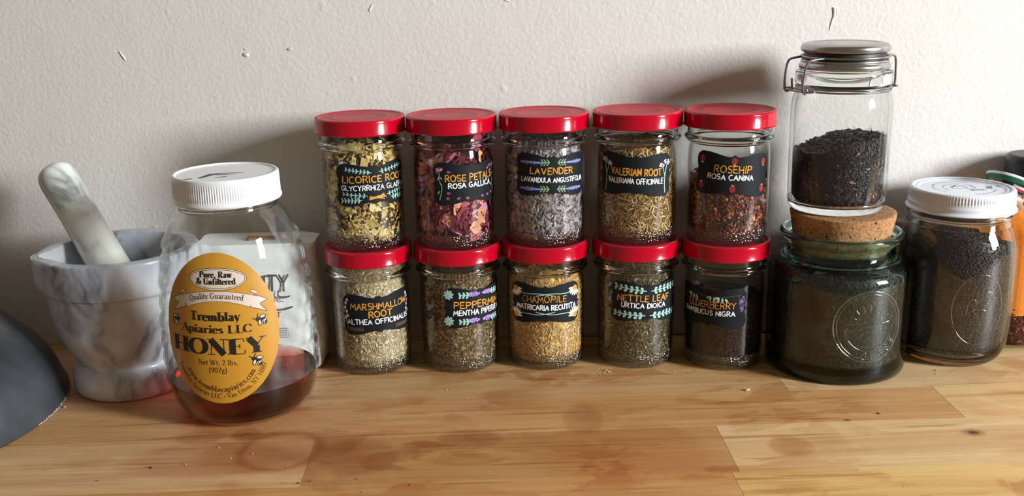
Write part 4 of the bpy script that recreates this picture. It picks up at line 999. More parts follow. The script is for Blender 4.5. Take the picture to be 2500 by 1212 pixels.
# ------------------------------------------------------------------ marble mortar and pestle
MX, MY = -.2955, .7065
mortar_p = [(.0005, .0005), (.034, .0003), (.0395, 0), (.0412, .0012), (.0424, .0045), (.0428, .0090), (.0424, .0140), (.0405, .0180), (.0380, .0205), (.0368, .0225), (.0368, .0240), (.0385, .0262), (.0415, .0300), (.0448, .0370), (.0475, .0440), (.0498, .0540), (.0512, .0640), (.0520, .0740), (.0523, .0765), (.0530, .0785), (.0542, .0795), (.0546, .0810), (.0550, .0930), (.0552, .1025), (.0548, .1040), (.0538, .1047),
            (.0470, .1047), (.0460, .1040), (.0455, .1020), (.0445, .0860), (.0425, .0680), (.0370, .0500), (.0260, .0385), (.0120, .0340), (.0005, .0335)]
def spout(a, r, z):
    a = (a + PI) % (2 * PI) - PI; d = abs(((a + math.radians(72)) + PI) % (2 * PI) - PI)
    w = math.exp(-(d / .24) ** 2) * min(1, max(0, (z - .078) / .004))
    if w > 0:
        r += w * .0042
        if r < .0515 + w * .0042 and z > .06: r += w * .004 * min(1, max(0, (z - .085) / .015))
        if z > .1035: z -= w * .0022
    return r, z
mo = lathe('mortar', dense(smooth_prof(mortar_p, 1), .002), M_MARBLE, None, 144, spout, sharp=60); mo.location = (MX, MY, 0)
tag(mo, 'white and grey veined marble mortar behind the honey jar', 'mortar')
# pestle leaning to the back left
B_ = np.array([-.2830, .6960, .0550]); T_ = np.array([-.3535, .7460, .1530])
D_ = (T_ - B_); Lp = np.linalg.norm(D_)
pp = [(.0005, -.0165), (.008, -.0155), (.0130, -.0120), (.0155, -.0060), (.0160, 0), (.0155, .010), (.0148, .025), (.0142, .045), (.0138, Lp * .55), (.0138, Lp * .8), (.0142, Lp - .014), (.0142, Lp - .006), (.0132, Lp - .001), (.0102, Lp + .0022), (.005, Lp + .0036), (.0005, Lp + .004)]
pe = lathe('pestle', smooth_prof(pp, 2), M_PESTLE, None, 56, sharp=80)
pe.location = B_; pe.rotation_euler = Vector(D_).to_track_quat('Z', 'Y').to_euler()
tag(pe, 'cream marble pestle with a dark vein leaning in the mortar', 'pestle')

# ------------------------------------------------------------------ upturned dark metal bowl at the left edge
def bowl_mat():
    t = NT('dark_grey_metal'); n = t.noise(t.obj(), 26, 4, .6).outputs[0]; s = t.noise(t.obj(), 900, 2, .5).outputs[0]
    c = t.ramp(n, [(.35, lin(66, 68, 73)), (.65, lin(88, 91, 96))])
    t.pbr(base=c, rough=.36, metal=.4, spec=.5, normal=t.bump(s, .0001, .2)); return t.m
bw = empty('upturned_bowl', (-.463, .648, 0), 'upturned dark grey metal bowl with a worn pale rim at the left edge', 'bowl')
bp = [(.1275, .0009), (.1300, .0), (.1312, .0008), (.1310, .0022), (.1290, .0060), (.1255, .0180), (.1190, .0310), (.1090, .0425), (.0990, .0530), (.0900, .0625), (.0780, .0735), (.0620, .0830), (.0430, .0900), (.0220, .0935), (.0005, .0945)]
bpi = [(max(r - .0022, .0005), z - .0016 if r < .12 else z) for r, z in bp[3:]][::-1]
lathe('shell', smooth_prof(bp, 1) + smooth_prof(bpi, 1), bowl_mat(), bw, 128, sharp=60)
rimn = []
M_WORN = plain('worn_pale_metal', lin(196, 198, 200), .5)
V, F = [], []
for k in range(46):
    a0 = math.radians(82 + k * .62 + random.uniform(-.3, .3)); w = random.uniform(.0003, .0012) * (1 if k % 7 < 4 else .25)
    P = [((.1312 + .00022) * math.sin(a0), -(.1312 + .00022) * math.cos(a0), .0006 + w * .6)]
    v, f = crumb(.2); v = v * np.array([.0007, .0007, w * .5 + .0002]) + np.array(P[0]) - np.array([math.sin(a0) * .0006, -math.cos(a0) * .0006, 0]); V.append((v.tolist(), f.tolist()))
V, F = join_geo(V); mesh_obj('worn_rim', V, F, M_WORN, bw, True)

# ------------------------------------------------------------------ white paper bag behind the honey jar
bag = empty('paper_bag', (-.2060, .7480, 0), 'white paper bag with faded black print behind the honey jar', 'bag')
def bag_dim(z):   # half width, half depth
    h = z / .097
    a = .0500 - .0058 * max(0, h - .25) ** 1.2 - (.0022 * max(0, .2 - h) * 5); b = .0315 * (1 - max(0, h - .35) ** 1.7 * .88)
    return a, b
V = []; F = []; n = 64; zs = [0, .0015, .004] + list(np.linspace(.008, .093, 24)) + [.096, .097]
for i, z in enumerate(zs):
    a, b = bag_dim(z)
    if i == 0: a -= .003; b -= .003
    if i == 1: a -= .0008; b -= .0008
    for k in range(n):
        t = 2 * PI * k / n; e = .40
        x = a * np.sign(math.sin(t)) * abs(math.sin(t)) ** e; y = -b * np.sign(math.cos(t)) * abs(math.cos(t)) ** e
        cr = .0006 * math.sin(9 * t + z * 160) * math.sin(z * 230 + 3 * t) ; x += cr * np.sign(x); y += cr * 1.4 * np.sign(y)
        V.append((x, y + .004 * (z / .097), z + (0 if i < len(zs) - 2 else .0006 * math.sin(5 * t))))
for i in range(len(zs) - 1):
    for k in range(n): q = (k + 1) % n; F.append((i * n + k, i * n + q, (i + 1) * n + q, (i + 1) * n + k))
F.append(tuple(range(n))[::-1]); F.append(tuple((len(zs) - 1) * n + k for k in range(n)))
t = NT('white_paper'); nn = t.noise(t.obj(), 60, 3, .6).outputs[0]; t.pbr(base=lin(244, 246, 248), rough=.55, normal=t.bump(nn, .0015, .3))
bagb = mesh_obj('bag_body', V, F, t.m, bag, True, sharp=60)
def bag_surf(u, v, l):
    z = v / 1000; a, b = bag_dim(z); s = min(.98, abs(u / 1000) / a); y = -b * (1 - s ** (1 / .40 * 2)) ** (.40 / 2)
    return (u / 1000, y - .0008 - l / 1000 + .004 * (z / .097), z)
M_FADE = plain('faded_black_print', lin(70, 78, 76), .6); M_FADER = plain('faded_red_print', lin(206, 120, 104), .6)
T = Ink()
T.hand('I', 5.5, 7, 64, 11, M_FADE, 2.0); T.hand('TY', 9, 24, 64, 11, M_FADE, 1.7); T.poly_ribbon(smooth_path([(17, 64), (16, 60), (22, 59), (25, 60)]), 1.2, M_FADE, 1)
T.hand('INC', 12, 21, 56, 3.6, M_FADE, .6); T.poly_ribbon(smooth_path([(-4, 52), (10, 50.5), (20, 50), (27, 52)]), 1.3, M_FADE, 1)
T.hand('NET', 8, 18, 44.5, 3.6, M_FADE, .8);
for k in range(5):
    for q in range(9): T.ellipse(11 + q * 1.5 + random.uniform(-.3, .3), 36 - k * 1.7, .55, .4, M_PRINTG, 0, 1, 6)
T.hand('E F', 8, 17, 17, 4, M_FADER, .8)
T.V = [(u + 2.5, v, l) for u, v, l in T.V]
T.build('printed_text', bag_surf, bagb, lift=.02, o0=.5)
M_KRAFT = plain('tan_tape', lin(176, 142, 104), .6)
tp = []
for i in range(7):
    x = -.008 + i * .0035; tp.append(((x, -.0040 - .004, .0895 + .0004 * math.sin(i)), (x, -.0010, .0984 + .0004 * math.cos(i * 2)), (x, .0060, .0984), (x, .0100, .0900)))
V = [p for c in tp for p in c]; F = [(i * 4 + j, (i + 1) * 4 + j, (i + 1) * 4 + j + 1, i * 4 + j + 1) for i in range(6) for j in range(3)]
o = mesh_obj('closing_tape', V, F, M_KRAFT, bag, True); md = o.modifiers.new('thick', 'SOLIDIFY'); md.thickness = .0004

# ------------------------------------------------------------------ green glass canister with cork
GX, GY = .2307, .7235
GP = [(.0005, .0020), (.040, .0018), (.0465, 0), (.0492, .0010), (.0506, .0040), (.0512, .0080), (.0513, .020), (.0514, .045), (.0515, .068), (.0512, .0745), (.0500, .0785), (.0470, .0815), (.0430, .0840), (.0395, .0865), (.0380, .0890), (.0377, .0930), (.0385, .0965), (.0410, .0985), (.0428, .1000), (.0436, .1018), (.0432, .1036), (.0418, .1046), (.0398, .1046)]
GI = [(.0382, .1040), (.0368, .1020), (.0345, .0960), (.0344, .0890), (.0355, .0850), (.0400, .0812), (.0452, .0785), (.0472, .0745), (.0476, .068), (.0475, .020), (.0468, .0115), (.0440, .0095), (.0005, .0095)]
can = empty('glass_canister', (GX, GY, 0), 'squat green-tinted glass canister with cork stopper, under the clamp-lid jar', 'canister')
lathe('glass', dense(smooth_prof(GP[:13], 1) + smooth_prof(GI[4:], 1), .003), M_GLASS_GREEN, can, 128, sharp=70)
lathe('glass_neck', smooth_prof([(.0425, .0842), (.0395, .0866), (.0381, .0890), (.0378, .0930), (.0386, .0962), (.0410, .0980), (.0430, .0996), (.0438, .1016), (.0434, .1036), (.0418, .1047), (.0398, .1046), (.0385, .1036), (.0372, .1010), (.0358, .0960), (.0356, .0890), (.0366, .0856), (.0400, .0834)], 1, ) , M_SOLID_GREEN, can, 112, closed=True, sharp=70)
lathe('glass_base', dense([(.0005, .0024), (.042, .0022), (.0475, .0012), (.0498, .0036), (.0505, .0075), (.0480, .0092), (.0005, .0092)], .003), glass_mat('thick_green_glass', tint=(.12, .22, .20, 1), edge=(.04, .12, .1, 1), f0=.04), can, 96)
def cork_mat():
    t = NT('cork'); v = t.add('ShaderNodeTexVoronoi', {'Vector': t.obj(), 'Scale': 420.0}); n = t.noise(t.obj(), 260, 4, .65).outputs[0]; n2 = t.noise(t.obj(), 520, 2, .5, 1.0).outputs[0]
    c = t.mix(v.outputs['Color'], lin(160, 114, 76), lin(186, 144, 102)); c = t.mix(.45, c, t.ramp(n, [(.35, lin(134, 90, 56)), (.6, lin(184, 140, 98))]))
    pit = t.ramp(n2, [(.33, (1, 1, 1, 1)), (.37, (0, 0, 0, 1))]); c = t.mix(pit, c, lin(70, 40, 24))
    h = t.math('SUBTRACT', t.math('MULTIPLY', v.outputs[0], .4), pit)
    t.pbr(base=c, rough=.85, spec=.2, normal=t.bump(h, .0007, .9)); return t.m
cp = [(.0005, .0890), (.0318, .0890), (.0330, .0900), (.0342, .0990), (.0372, .1165), (.0374, .1174), (.0368, .1180), (.0005, .1180)]
lathe('cork_stopper', dense(cp, .002), cork_mat(), can, 96, lambda a, r, z: (r + (.00025 * math.sin(a * 17 + z * 900) * math.sin(a * 29) if r > .03 else 0), z), sharp=50)
def can_surf(u, v, l):
    r = .0515 + l / 1000; a = math.radians(9) + u / 1000 / .0515; return (r * math.sin(a), -r * math.cos(a), .0455 + v / 1000)
I = Ink()
def circ(rx, ry, a0=0, a1=360, n=48, cx=0, cy=0): return [(cx + rx * math.cos(math.radians(a0 + (a1 - a0) * i / n)), cy + ry * math.sin(math.radians(a0 + (a1 - a0) * i / n))) for i in range(n + 1)]
I.poly_ribbon(circ(25.5, 26), 1.5, M_RIDGE, 0, 1.5, False, .8); I.poly_ribbon(circ(23.2, 23.8), .7, M_RIDGE, 0, 1.5, False, .4); I.poly_ribbon(circ(17.5, 18, 180, 330), .8, M_RIDGE, 0, 1.5, False, .5)
for k in range(18):
    a = math.radians(k * 20 + 5)
    if 200 < (k * 20 + 5) < 350: continue
    I.poly_ribbon([(11.5 * math.cos(a), 12 * math.sin(a)), (15.8 * math.cos(a), 16.2 * math.sin(a))], .9, M_RIDGE, 0, 1.2, True, .5)
for y, w in ((4, 9), (0, 11), (-4, 8)): I.poly_ribbon([(-w, y - 1), (-w * .3, y + .7), (w * .3, y - .2), (w, y + 1.2)], .8, M_RIDGE, 0, 1.2, True, .5)
for ch, ang in zip('GLASS', (-104, -88, -72, -55, -38)):
    a = math.radians(ang); cx, cy = 21.3 * math.cos(a), 21.6 * math.sin(a); th = a + PI / 2
    w_, sts = HAND[ch]
    for st in sts:
        I.poly_ribbon([(cx + ((px - w_ / 2) * 5.0) * math.cos(th) - ((py - .5) * 5.0) * math.sin(th), cy + ((px - w_ / 2) * 4.8) * math.sin(th) + ((py - .5) * 5.0) * math.cos(th)) for px, py in st], .9, M_RIDGE, 0, .9, True, .9)
I.build('embossed_seal', can_surf, can, 6, lift=1.0, o0=0)
fill('loose_tea', (GX, GY, 0), [(.0440, .0100), (.0466, .0120), (.0472, .020), (.0473, .066), (.0470, .074), (.0450, .0780), (.040, .0805)], flat_top(.0775, lump=.0008, seed=21),
     [(STF, 5200, 500, (.001, .0026), (1, 1.6, 1.6), ([(56, 56, 50), (78, 77, 68), (42, 42, 39), (104, 102, 90)], [3, 2, 3, .7], .2), .35, .1), (FL4, 2600, 200, (.0006, .0013), (1.4, .8, .5), ([(54, 50, 42), (70, 66, 54)], None, .2), .5, .2)],
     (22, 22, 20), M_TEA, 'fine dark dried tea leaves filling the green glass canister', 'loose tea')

# ------------------------------------------------------------------ clamp-lid jar on the cork
CX, CY, CZ = .2275, .7320, .1180
cj = empty('clamp_jar', (CX, CY, CZ), 'tall clear glass jar with silver clamp lid, standing on the cork of the green canister', 'jar')
CP = [(.0005, .0015), (.027, .0013), (.0305, 0), (.0325, .0008), (.0340, .0040), (.0346, .0090), (.0350, .020), (.0352, .050), (.0353, .0740), (.0348, .0790), (.0336, .0835), (.0322, .0865), (.0313, .0885), (.0312, .0898), (.0322, .0908), (.0332, .0920), (.0334, .0935), (.0334, .0985), (.0330, .1000), (.0318, .1008), (.0306, .1012), (.0300, .1020)]
CI = [(.0275, .1020), (.0275, .0900), (.0290, .0860), (.0312, .0820), (.0324, .0770), (.0327, .0740), (.0326, .050), (.0324, .012), (.0314, .0070), (.0285, .0052), (.0005, .0052)]
lathe('glass', dense(smooth_prof(CP[5:12], 1) + smooth_prof(CI[3:-3], 1), .003), M_GLASS, cj, 112, sharp=70)
lathe('glass_collar', smooth_prof([(.0314, .0880), (.0311, .0896), (.0322, .0906), (.0333, .0918), (.0335, .0935), (.0335, .0985), (.0330, .1002), (.0316, .1011), (.0300, .1013), (.0282, .1010), (.0278, .0960), (.0284, .0905), (.0296, .0878)], 1), M_SOLID, cj, 112, closed=True, sharp=70)
lidm = [(.0005, .1196), (.0205, .1196), (.0212, .1190), (.0222, .1190), (.0232, .1199), (.0260, .1199), (.0290, .1190), (.0303, .1176), (.0306, .1160), (.0303, .1144), (.0296, .1136), (.0284, .1132), (.0005, .1130)][::-1]
cl = lathe('clamp_lid', smooth_prof(lidm, 1), M_STEEL, cj, 96, sharp=55)
lathe('rubber_gasket', [(.0265, .1134), (.0280, .1134), (.0280, .1110), (.0288, .1098), (.0288, .1084), (.0265, .1082)], M_GASKET, cj, 96, closed=True)
lathe('neck_band', [(.0276, .1082), (.0292, .1086), (.0300, .1082), (.0303, .1074), (.0298, .1066), (.0300, .1060), (.0308, .1054), (.0312, .1044), (.0312, .1026), (.0306, .1018), (.0276, .1014)], M_STEEL, cj, 96, closed=True)
def ringpts(r, z, n=72, wob=0): return [(r * math.sin(2 * PI * k / n), -r * math.cos(2 * PI * k / n), z + wob * math.sin(4 * PI * k / n)) for k in range(n)]
lathe('glass_base', smooth_prof([(.0005, .0016), (.027, .0014), (.0303, .0001), (.0322, .0006), (.0338, .0032), (.0345, .0070), (.0345, .0085), (.0324, .0085), (.0314, .0064), (.0285, .0050), (.0005, .0050)], 1), M_SOLID, cj, 96, sharp=70)
tube('neck_wire', ringpts(.0325, .0893), .00075, M_WIRE, cj, 8, True)
tube('neck_wire', ringpts(.0327, .0873), .00065, M_WIRE, cj, 8, True)
tube('lid_wire', ringpts(.0302, .1104), .0009, M_WIRE, cj, 8, True)
def fr(theta):
    s, c = math.sin(theta), math.cos(theta)
    return lambda rad, tan, z: (rad * s + tan * c, -rad * c + tan * s, z)
Q = fr(math.radians(-67))
bail = [Q(.0278, -.0120, .1104), Q(.0375, -.0112, .1098), Q(.0412, -.0106, .1080), Q(.0432, -.0102, .0960), Q(.0430, -.0100, .0885), Q(.0410, -.0099, .0866), Q(.0392, -.0098, .0878), Q(.0390, -.0096, .0900)]
bail2 = [Q(.0278, .0120, .1104), Q(.0375, .0112, .1098), Q(.0412, .0106, .1080), Q(.0432, .0102, .0960), Q(.0430, .0100, .0885), Q(.0410, .0099, .0866), Q(.0392, .0098, .0878), Q(.0390, .0096, .0900)]
for b in (bail, bail2): tube('bail_wire', smooth_path(b, 2), .00085, M_WIRE, cj, 8)
lp = smooth_path([Q(.0345, .0150, .0890), Q(.0392, .0165, .0885), Q(.0404, .0120, .0880), Q(.0400, 0, .0880), Q(.0404, -.0120, .0880), Q(.0392, -.0165, .0885), Q(.0345, -.0150, .0890), Q(.0365, 0, .0888)], 2, True)
tube('latch_loop', lp, .0008, M_WIRE, cj, 8, True)
for sg in (-1, 1): tube('latch_pin', smooth_path([Q(.0392, sg * .0062, .0880), Q(.0398, sg * .0060, .0910), Q(.0404, sg * .0056, .0965)], 1), .0008, M_WIRE, cj, 8)
Q = fr(math.radians(113))
for sg in (-1, 1): tube('hinge_wire', smooth_path([Q(.0295, sg * .0120, .1104), Q(.0352, sg * .0115, .1098), Q(.0366, sg * .0110, .1040), Q(.0374, sg * .0105, .0950), Q(.0380, sg * .0100, .0900), Q(.0372, sg * .0090, .0868), Q(.0350, sg * .0090, .0875)], 2), .0008, M_WIRE, cj, 8)
tube('hinge_loop', smooth_path([Q(.0340, .0130, .0885), Q(.0385, .0140, .0880), Q(.0392, 0, .0878), Q(.0385, -.0140, .0880), Q(.0340, -.0130, .0885), Q(.0352, 0, .0885)], 2, True), .0008, M_WIRE, cj, 8, True)
def tea_top(x, y):
    t = max(-1, min(1, (x + .006) / .022)); return .0435 + .0105 * (.5 + .5 * math.sin(t * PI / 2)) + .0006 * math.sin(x * 1500 + y * 700) + .0009 * (math.sin(x * 500) * math.sin(y * 430 + 1) + math.sin(x * 900 + 2) * .6) - .1 * y * .3
fill('black_tea', (CX, CY, CZ), [(.0290, .0060), (.0318, .0100), (.0321, .020), (.0323, .050), (.0323, .0740)], tea_top,
     [(ST, 3000, 500, (.001, .0026), (1, .9, .9), ([(44, 38, 36), (60, 50, 46), (32, 28, 30), (84, 66, 58)], [3, 2, 3, .6], .2), .5, .1), (FL4 + CR, 3000, 500, (.0005, .0012), (1.2, .9, .7), ([(42, 36, 36), (60, 48, 44), (30, 27, 29)], None, .2), .7, .2), (FL4, 70, 8, (.0008, .0018), (1.6, .7, .4), ([(176, 130, 112), (140, 100, 84)], None, .2), .5, .05)],
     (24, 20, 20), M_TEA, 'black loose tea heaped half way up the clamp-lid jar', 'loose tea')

# ------------------------------------------------------------------ mason jar at the right
NX, NY = .3230, .7400
mj = empty('mason_jar', (NX, NY, 0), 'pint glass jar with white two-piece screw lid and embossed oval, right of the green canister', 'jar')
MP = [(.0005, .0030), (.024, .0028), (.0300, 0), (.0330, .0004), (.0360, .0028), (.0390, .0075), (.0412, .0150), (.0422, .0250), (.0426, .0400), (.0427, .0650), (.0424, .0820), (.0412, .0920), (.0390, .0995), (.0366, .1045), (.0355, .1075), (.0353, .1095), (.0362, .1105), (.0364, .1118), (.0355, .1128), (.0350, .1140), (.0350, .1265)]
MI = [(.0325, .1265), (.0325, .1080), (.0345, .1030), (.0375, .0970), (.0398, .0900), (.0404, .0820), (.0407, .0650), (.0406, .0400), (.0400, .0250), (.0385, .0130), (.0350, .0075), (.0290, .0055), (.0005, .0055)]
lathe('glass', dense(smooth_prof(MP[6:14], 1) + smooth_prof(MI[2:-3], 1), .003), M_GLASS, mj, 112, sharp=70)
lathe('glass_base', smooth_prof([(.0005, .0030), (.024, .0028), (.0300, .0001), (.0330, .0004), (.0360, .0028), (.0390, .0075), (.0411, .0148), (.0394, .0150), (.0378, .0100), (.0348, .0066), (.0290, .0053), (.0005, .0053)], 1), M_SOLID, mj, 96, sharp=70)
lathe('glass_neck', smooth_prof([(.0367, .1045), (.0356, .1075), (.0353, .1092), (.0362, .1102), (.0367, .1114), (.0360, .1124), (.0352, .1132), (.0352, .1155), (.0330, .1155), (.0328, .1080), (.0346, .1032)], 1), M_SOLID, mj, 112, closed=True, sharp=70)
def mrib(a, r, z):
    if .1235 < z < .1283 and r > .035: r -= .0005 * (.5 + .5 * math.cos(a * 110))
    return r, z
ml = mj
bandp = [(.0355, .1150), (.0372, .1146), (.0384, .1150), (.0386, .1156), (.0382, .1164), (.0372, .1170), (.0369, .1178), (.0372, .1190), (.0373, .1202), (.0369, .1214), (.0366, .1222), (.0368, .1232), (.0370, .1242), (.0369, .1280), (.0366, .1294), (.0358, .1303), (.0345, .1306), (.0332, .1303), (.0328, .1296), (.0340, .1290), (.0352, .1284), (.0352, .1160)]
band = lathe('screw_band', dense(bandp, .0015), M_WHITEM, ml, 440, mrib, closed=True, sharp=40)
disc = lathe('lid_disc', [(.0005, .1270), (.0345, .1270), (.0345, .1290), (.0325, .1294), (.0312, .1298), (.0300, .1296), (.0296, .1290), (.0288, .1291), (.0005, .1293)], M_WHITEM, ml, 96, sharp=40)
I = Ink()
# printed logo and ring of small grey writing, read from the far side
G_ = M_PRINTG
def box(x0, y0, x1, y1, w): q = [(x0 + 1, y0), (x1 - 1, y0), (x1, y0 + 1), (x1, y1 - 1), (x1 - 1, y1), (x0 + 1, y1), (x0, y1 - 1), (x0, y0 + 1), (x0 + 1, y0)]; I.poly_ribbon(q, w, G_, 0, 1, False)
box(-7, -2.5, 3, 5, 1.0); I.poly_ribbon([(-3, 5), (-3, 8.5), (9, 8), (9, -2), (3, -2.5)], 1.0, G_, 0, 1, False); I.poly_ribbon([(-7, 2), (-2, 8.5)], .9, G_, 0)
for r, a0, a1, sz in ((20, 60, 215, 1.6), (13, 80, 215, 1.5), (22, 268, 340, 1.5)):
    a = a0
    while a < a1:
        x, y = r * math.cos(math.radians(a)), r * math.sin(math.radians(a)); th = math.radians(a)
        h1, h2 = random.uniform(.4, 1) * sz, random.uniform(.4, 1) * sz
        I.poly_ribbon([(x, y), (x + h1 * math.cos(th), y + h1 * math.sin(th))], .38, G_, 0); 
        if random.random() < .6: I.poly_ribbon([(x, y), (x - 1.0 * math.sin(th), y + 1.0 * math.cos(th)), (x - 1.0 * math.sin(th) + h2 * math.cos(th), y + 1.0 * math.cos(th) + h2 * math.sin(th))], .34, G_, 0)
        a += random.choice((5, 6, 6, 10)) * 18 / r * .8
def upside(txt, x, y, h, w, rot=180):
    th = math.radians(rot); cx = 0
    for ch in txt:
        wd, sts = HAND[ch]
        for st in sts: I.poly_ribbon([(x + (cx + px) * h * math.cos(th) - py * h * math.sin(th), y + (cx + px) * h * math.sin(th) + py * h * math.cos(th)) for px, py in st], w, G_, 0)
        cx += wd + .22
upside('YOUR', 13, -6, 3.6, .75, 186); upside('TRUE', 20, 5, 3.4, .75, 248); upside('THE', 26.5, 6, 2.8, .5, 262)
I.build('grey_print', lidflat(.12925, 0), disc, 0, lift=.02, o0=.06)
def mj_surf(u, v, l):
    z = .0480 + v / 1000; r = float(np.interp(z, [p[1] for p in MP[2:]], [p[0] for p in MP[2:]])) + l / 1000; a = math.radians(2.5) + u / 1000 / .0425; return (r * math.sin(a), -r * math.cos(a), z)
I = Ink(); I.poly_ribbon(circ(18.6, 26.6), .9, M_RIDGE, 0, 1.5, False, .6)
upl = [([(-9, -4), (-8, 6), (-4, 9), (-1, 5), (-5, 1), (0, -6)]), ([(2, 2), (5, 6), (8, 3), (6, -1), (3, 0)]), ([(-6, -10), (0, -12), (7, -9)]), ([(9, 6), (12, 10), (13, 4)]), ([(-2, 12), (4, 14), (9, 13)])]
for q in upl: I.poly_ribbon(smooth_path(q, 2), .8, M_RIDGE, 0, 1.2, True, .55)
I.build('embossed_oval', mj_surf, mj, 0, lift=1.0, o0=0)
fill('ground_coffee', (NX, NY, 0), [(.0290, .0062), (.0345, .0082), (.0380, .0136), (.0396, .0250), (.0403, .0400), (.0404, .0650), (.0401, .0820), (.0395, .0900), (.0372, .0970), (.0342, .1030)], lambda x, y: .0975 - .12 * (x + .01) - .05 * y + .001 * math.sin(x * 300) * math.sin(y * 260) - .10 * abs(x + .008),
     [(CR, 9500, 1200, (.0003, .0007), (1, 1, 1), ([(54, 42, 36), (66, 51, 43), (42, 34, 30), (84, 68, 58)], [3, 2, 3, .4], .2), .7, .2), (STF, 900, 80, (.0008, .002), (1, 1.5, 1.5), ([(62, 50, 44), (90, 74, 64)], None, .2), .4, .1)],
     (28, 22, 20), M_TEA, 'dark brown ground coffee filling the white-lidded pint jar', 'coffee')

# ------------------------------------------------------------------ oil bottle with black cap and tricolour ribbon at the right edge
OX, OY = .3868, .7640
ob = empty('oil_bottle', (OX, OY, 0), 'square glass bottle of orange oil with black cap and tricolour ribbon at the right edge', 'bottle')
def sq_lathe(name, prof, mat, parent, e0=.34, n=72, zsq=.095):
    V = []; F = []
    for r, z in prof:
        e = e0 if z < zsq else min(1, e0 + (1 - e0) * (z - zsq) / .014)
        for k in range(n):
            t = 2 * PI * k / n; s, c = math.sin(t), math.cos(t); V.append((r * np.sign(s) * abs(s) ** e, -r * np.sign(c) * abs(c) ** e, z))
    for i in range(len(prof) - 1):
        for k in range(n): q = (k + 1) % n; F.append((i * n + k, i * n + q, (i + 1) * n + q, (i + 1) * n + k))
    return mesh_obj(name, V, F, mat, parent, True, sharp=55)
sq_lathe('glass', [(.0005, .001), (.018, .0008), (.0202, 0), (.0212, .002), (.0215, .006), (.0215, .090), (.0214, .098), (.0212, .104), (.0208, .110), (.0205, .1135), (.0190, .116), (.0190, .125)], M_GLASS, ob)
M_OIL = honey_mat('orange_oil', (1.0, .62, .01, 1), 62.0, (1, .95, .75, 1)); M_OIL.name = 'orange_oil'
oil = sq_lathe('orange_oil', [(.0005, .0262), (.0198, .0262), (.0200, .030), (.0200, .090), (.0199, .098), (.0198, .1035), (.0190, .1085), (.0005, .1088)], M_OIL, None); oil.location = (OX, OY, 0)
tag(oil, 'translucent orange oil in the black-capped bottle at the right edge', 'oil')
fill('chili_flakes', (OX, OY, 0), [(.0180, .0018), (.0196, .006), (.0198, .026)], lambda x, y: .0245 + .001 * math.sin(x * 400) * math.sin(y * 300),
     [(FL5 + FL6, 900, 90, (.001, .0024), (1.2, .9, .6), ([(120, 34, 16), (90, 24, 12), (150, 56, 24), (190, 120, 60), (70, 20, 12)], [3, 3, 2, .6, 2], .2), .6, .3)], (60, 18, 10), M_CHIPG, 'dark red chili flakes settled at the bottom of the orange oil bottle', 'chili flakes')
lathe('cap', dense([(.0005, .1240), (.0208, .1240), (.0216, .1250), (.0214, .1300), (.0206, .1450), (.0200, .1478), (.0185, .1490), (.0005, .1492)], .002), plain('black_cap_plastic', lin(30, 31, 34), .4), ob, 64, sharp=50)
mk = Ink(); mk.strip([(-1.1, 2.0), (1.1, 2.0)], [(-1.1, -2.0), (1.1, -2.0)], plain('pale_sticker', lin(200, 192, 168), .5), 0)
mk.build('cap_mark', lambda u, v, l: ((.0208 + l / 1000) * math.sin(math.radians(-42) + u / 21), -(.0208 + l / 1000) * math.cos(math.radians(-42) + u / 21), .1395 + v / 1000), ob)
def band_strip(name, pts, w, mats, up=(0, .3, 1)):
    P = smooth_path(pts, 2); V = []; F = []; MI_ = []; n = len(P)
    for i, p in enumerate(P):
        d = Vector(P[min(i + 1, n - 1)] - P[max(i - 1, 0)]).normalized(); s = d.cross(Vector(up)).normalized(); s = (Vector(up) - d * d.dot(Vector(up))).normalized() if False else d.cross(s).normalized()
        for k in range(4): V.append(Vector(p) + s * w * (k / 3 - .5))
    for i in range(n - 1):
        for k in range(3): F.append((i * 4 + k, i * 4 + k + 1, (i + 1) * 4 + k + 1, (i + 1) * 4 + k)); MI_.append(k)
    o = mesh_obj(name, V, F, mats, ob, True, mat_idx=MI_); m = o.modifiers.new('thick', 'SOLIDIFY'); m.thickness = .0003; m.offset = 0; return o
GR = plain('green_ribbon', lin(28, 96, 62), .5); WH = plain('white_ribbon', lin(226, 226, 228), .5); RD = plain('red_ribbon', lin(206, 40, 58), .5)
c = lambda *p: [(a[0] - OX, a[1] - OY, a[2]) for a in p]
band_strip('ribbon', c((.3640, .7780, .1230), (.3540, .7720, .1300), (.3500, .7600, .1355), (.3540, .7470, .1368), (.3640, .741, .1345), (.3760, .738, .1290), (.3950, .736, .1250)), .0058, [WH, GR, GR])
band_strip('ribbon', c((.3620, .743, .1300), (.3700, .738, .1262), (.3800, .736, .1240), (.3980, .737, .1215)), .0058, [GR, WH, RD])
band_strip('ribbon', c((.3900, .737, .1285), (.3760, .737, .1262), (.3685, .737, .1222), (.3680, .737, .1175), (.3760, .737, .1150), (.3900, .738, .1180)), .0052, [RD, WH, GR])
band_strip('ribbon', c((.3660, .7680, .1275), (.3665, .7560, .1245), (.3700, .7460, .1215), (.3800, .740, .1190)), .0045, [GR, GR, WH])
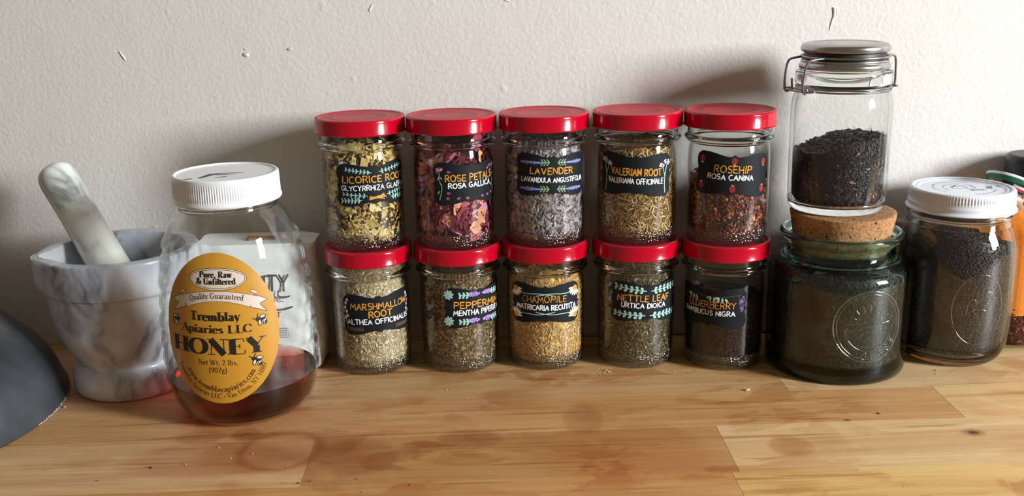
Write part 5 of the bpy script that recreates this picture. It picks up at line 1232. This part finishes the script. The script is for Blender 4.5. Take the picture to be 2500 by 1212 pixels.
tube('ribbon_knot', [( -.0205 * math.cos(t) * 1.0, -.0205 * math.sin(t), .1215) for t in np.linspace(-PI, PI, 40)[:-1]], .0022, GR, ob, 8, True)

# ------------------------------------------------------------------ crumbs and specks on the counter
def crumbs(name, pts, cols, label, tpl=CR):
    P = np.array([(x, y, s * .35) for x, y, s in pts]); n = len(P); S = np.array([s for _, _, s in pts])[:, None] * rng.uniform(.6, 1.2, (n, 3)) * np.array([1.2, .8, .5])
    v, f, c = instance(tpl, P, rotmats(np.tile([0, 0, 1.], (n, 1)), rng.uniform(0, 6.28, n), np.zeros(n)), S, palette(n, *cols)); v[:, 2] = np.maximum(v[:, 2], .00002)
    tag(mesh_obj(name, v, f, M_CHIP, None, False, colors=c), label, 'crumbs', kind='stuff')
pale = [(.1551, .6705, .0016), (-.3289, .6591, .0014), (.0578, .7119, .0010), (.0595, .7085, .0012), (.0560, .7100, .0007), (-.200, .592, .0008), (-.176, .583, .0008), (-.188, .577, .0006), (-.150, .566, .0006), (.0610, .7060, .0008), (.0560, .7060, .0006), (.2995, .7010, .0011), (.2975, .6950, .0008), (.2880, .6880, .0006), (.1080, .7080, .0007), (-.2145, .5700, .0008), (-.060, .6800, .0007), (-.045, .6650, .0005)]
pale += [(random.uniform(-.33, .32), random.uniform(.53, .70), random.uniform(.00015, .00045)) for _ in range(90)] + [(random.gauss(.057, .006), random.gauss(.709, .004), random.uniform(.0003, .0006)) for _ in range(14)]
crumbs('pale_crumbs', pale, ([(232, 214, 176), (222, 196, 150)], None, .1), 'tiny pale crumbs scattered over the wooden countertop')
dark = [(-.2342, .566, .0012), (-.139, .5441, .0010), (-.132, .546, .0007), (-.0718, .5397, .0013), (.2332, .6278, .0012), (.124, .7075, .0009), (.118, .7040, .0006), (-.105, .5480, .0006), (-.262, .551, .0007), (.240, .609, .0006), (-.1870, .6115, .0005), (-.0990, .5320, .0006)]
dark += [(random.uniform(-.3, .3), random.uniform(.53, .70), random.uniform(.00012, .0003)) for _ in range(40)]
crumbs('dark_specks', dark, ([(70, 44, 26), (50, 34, 24)], None, .2), 'dark specks of spilled leaf on the wooden countertop', FL4)
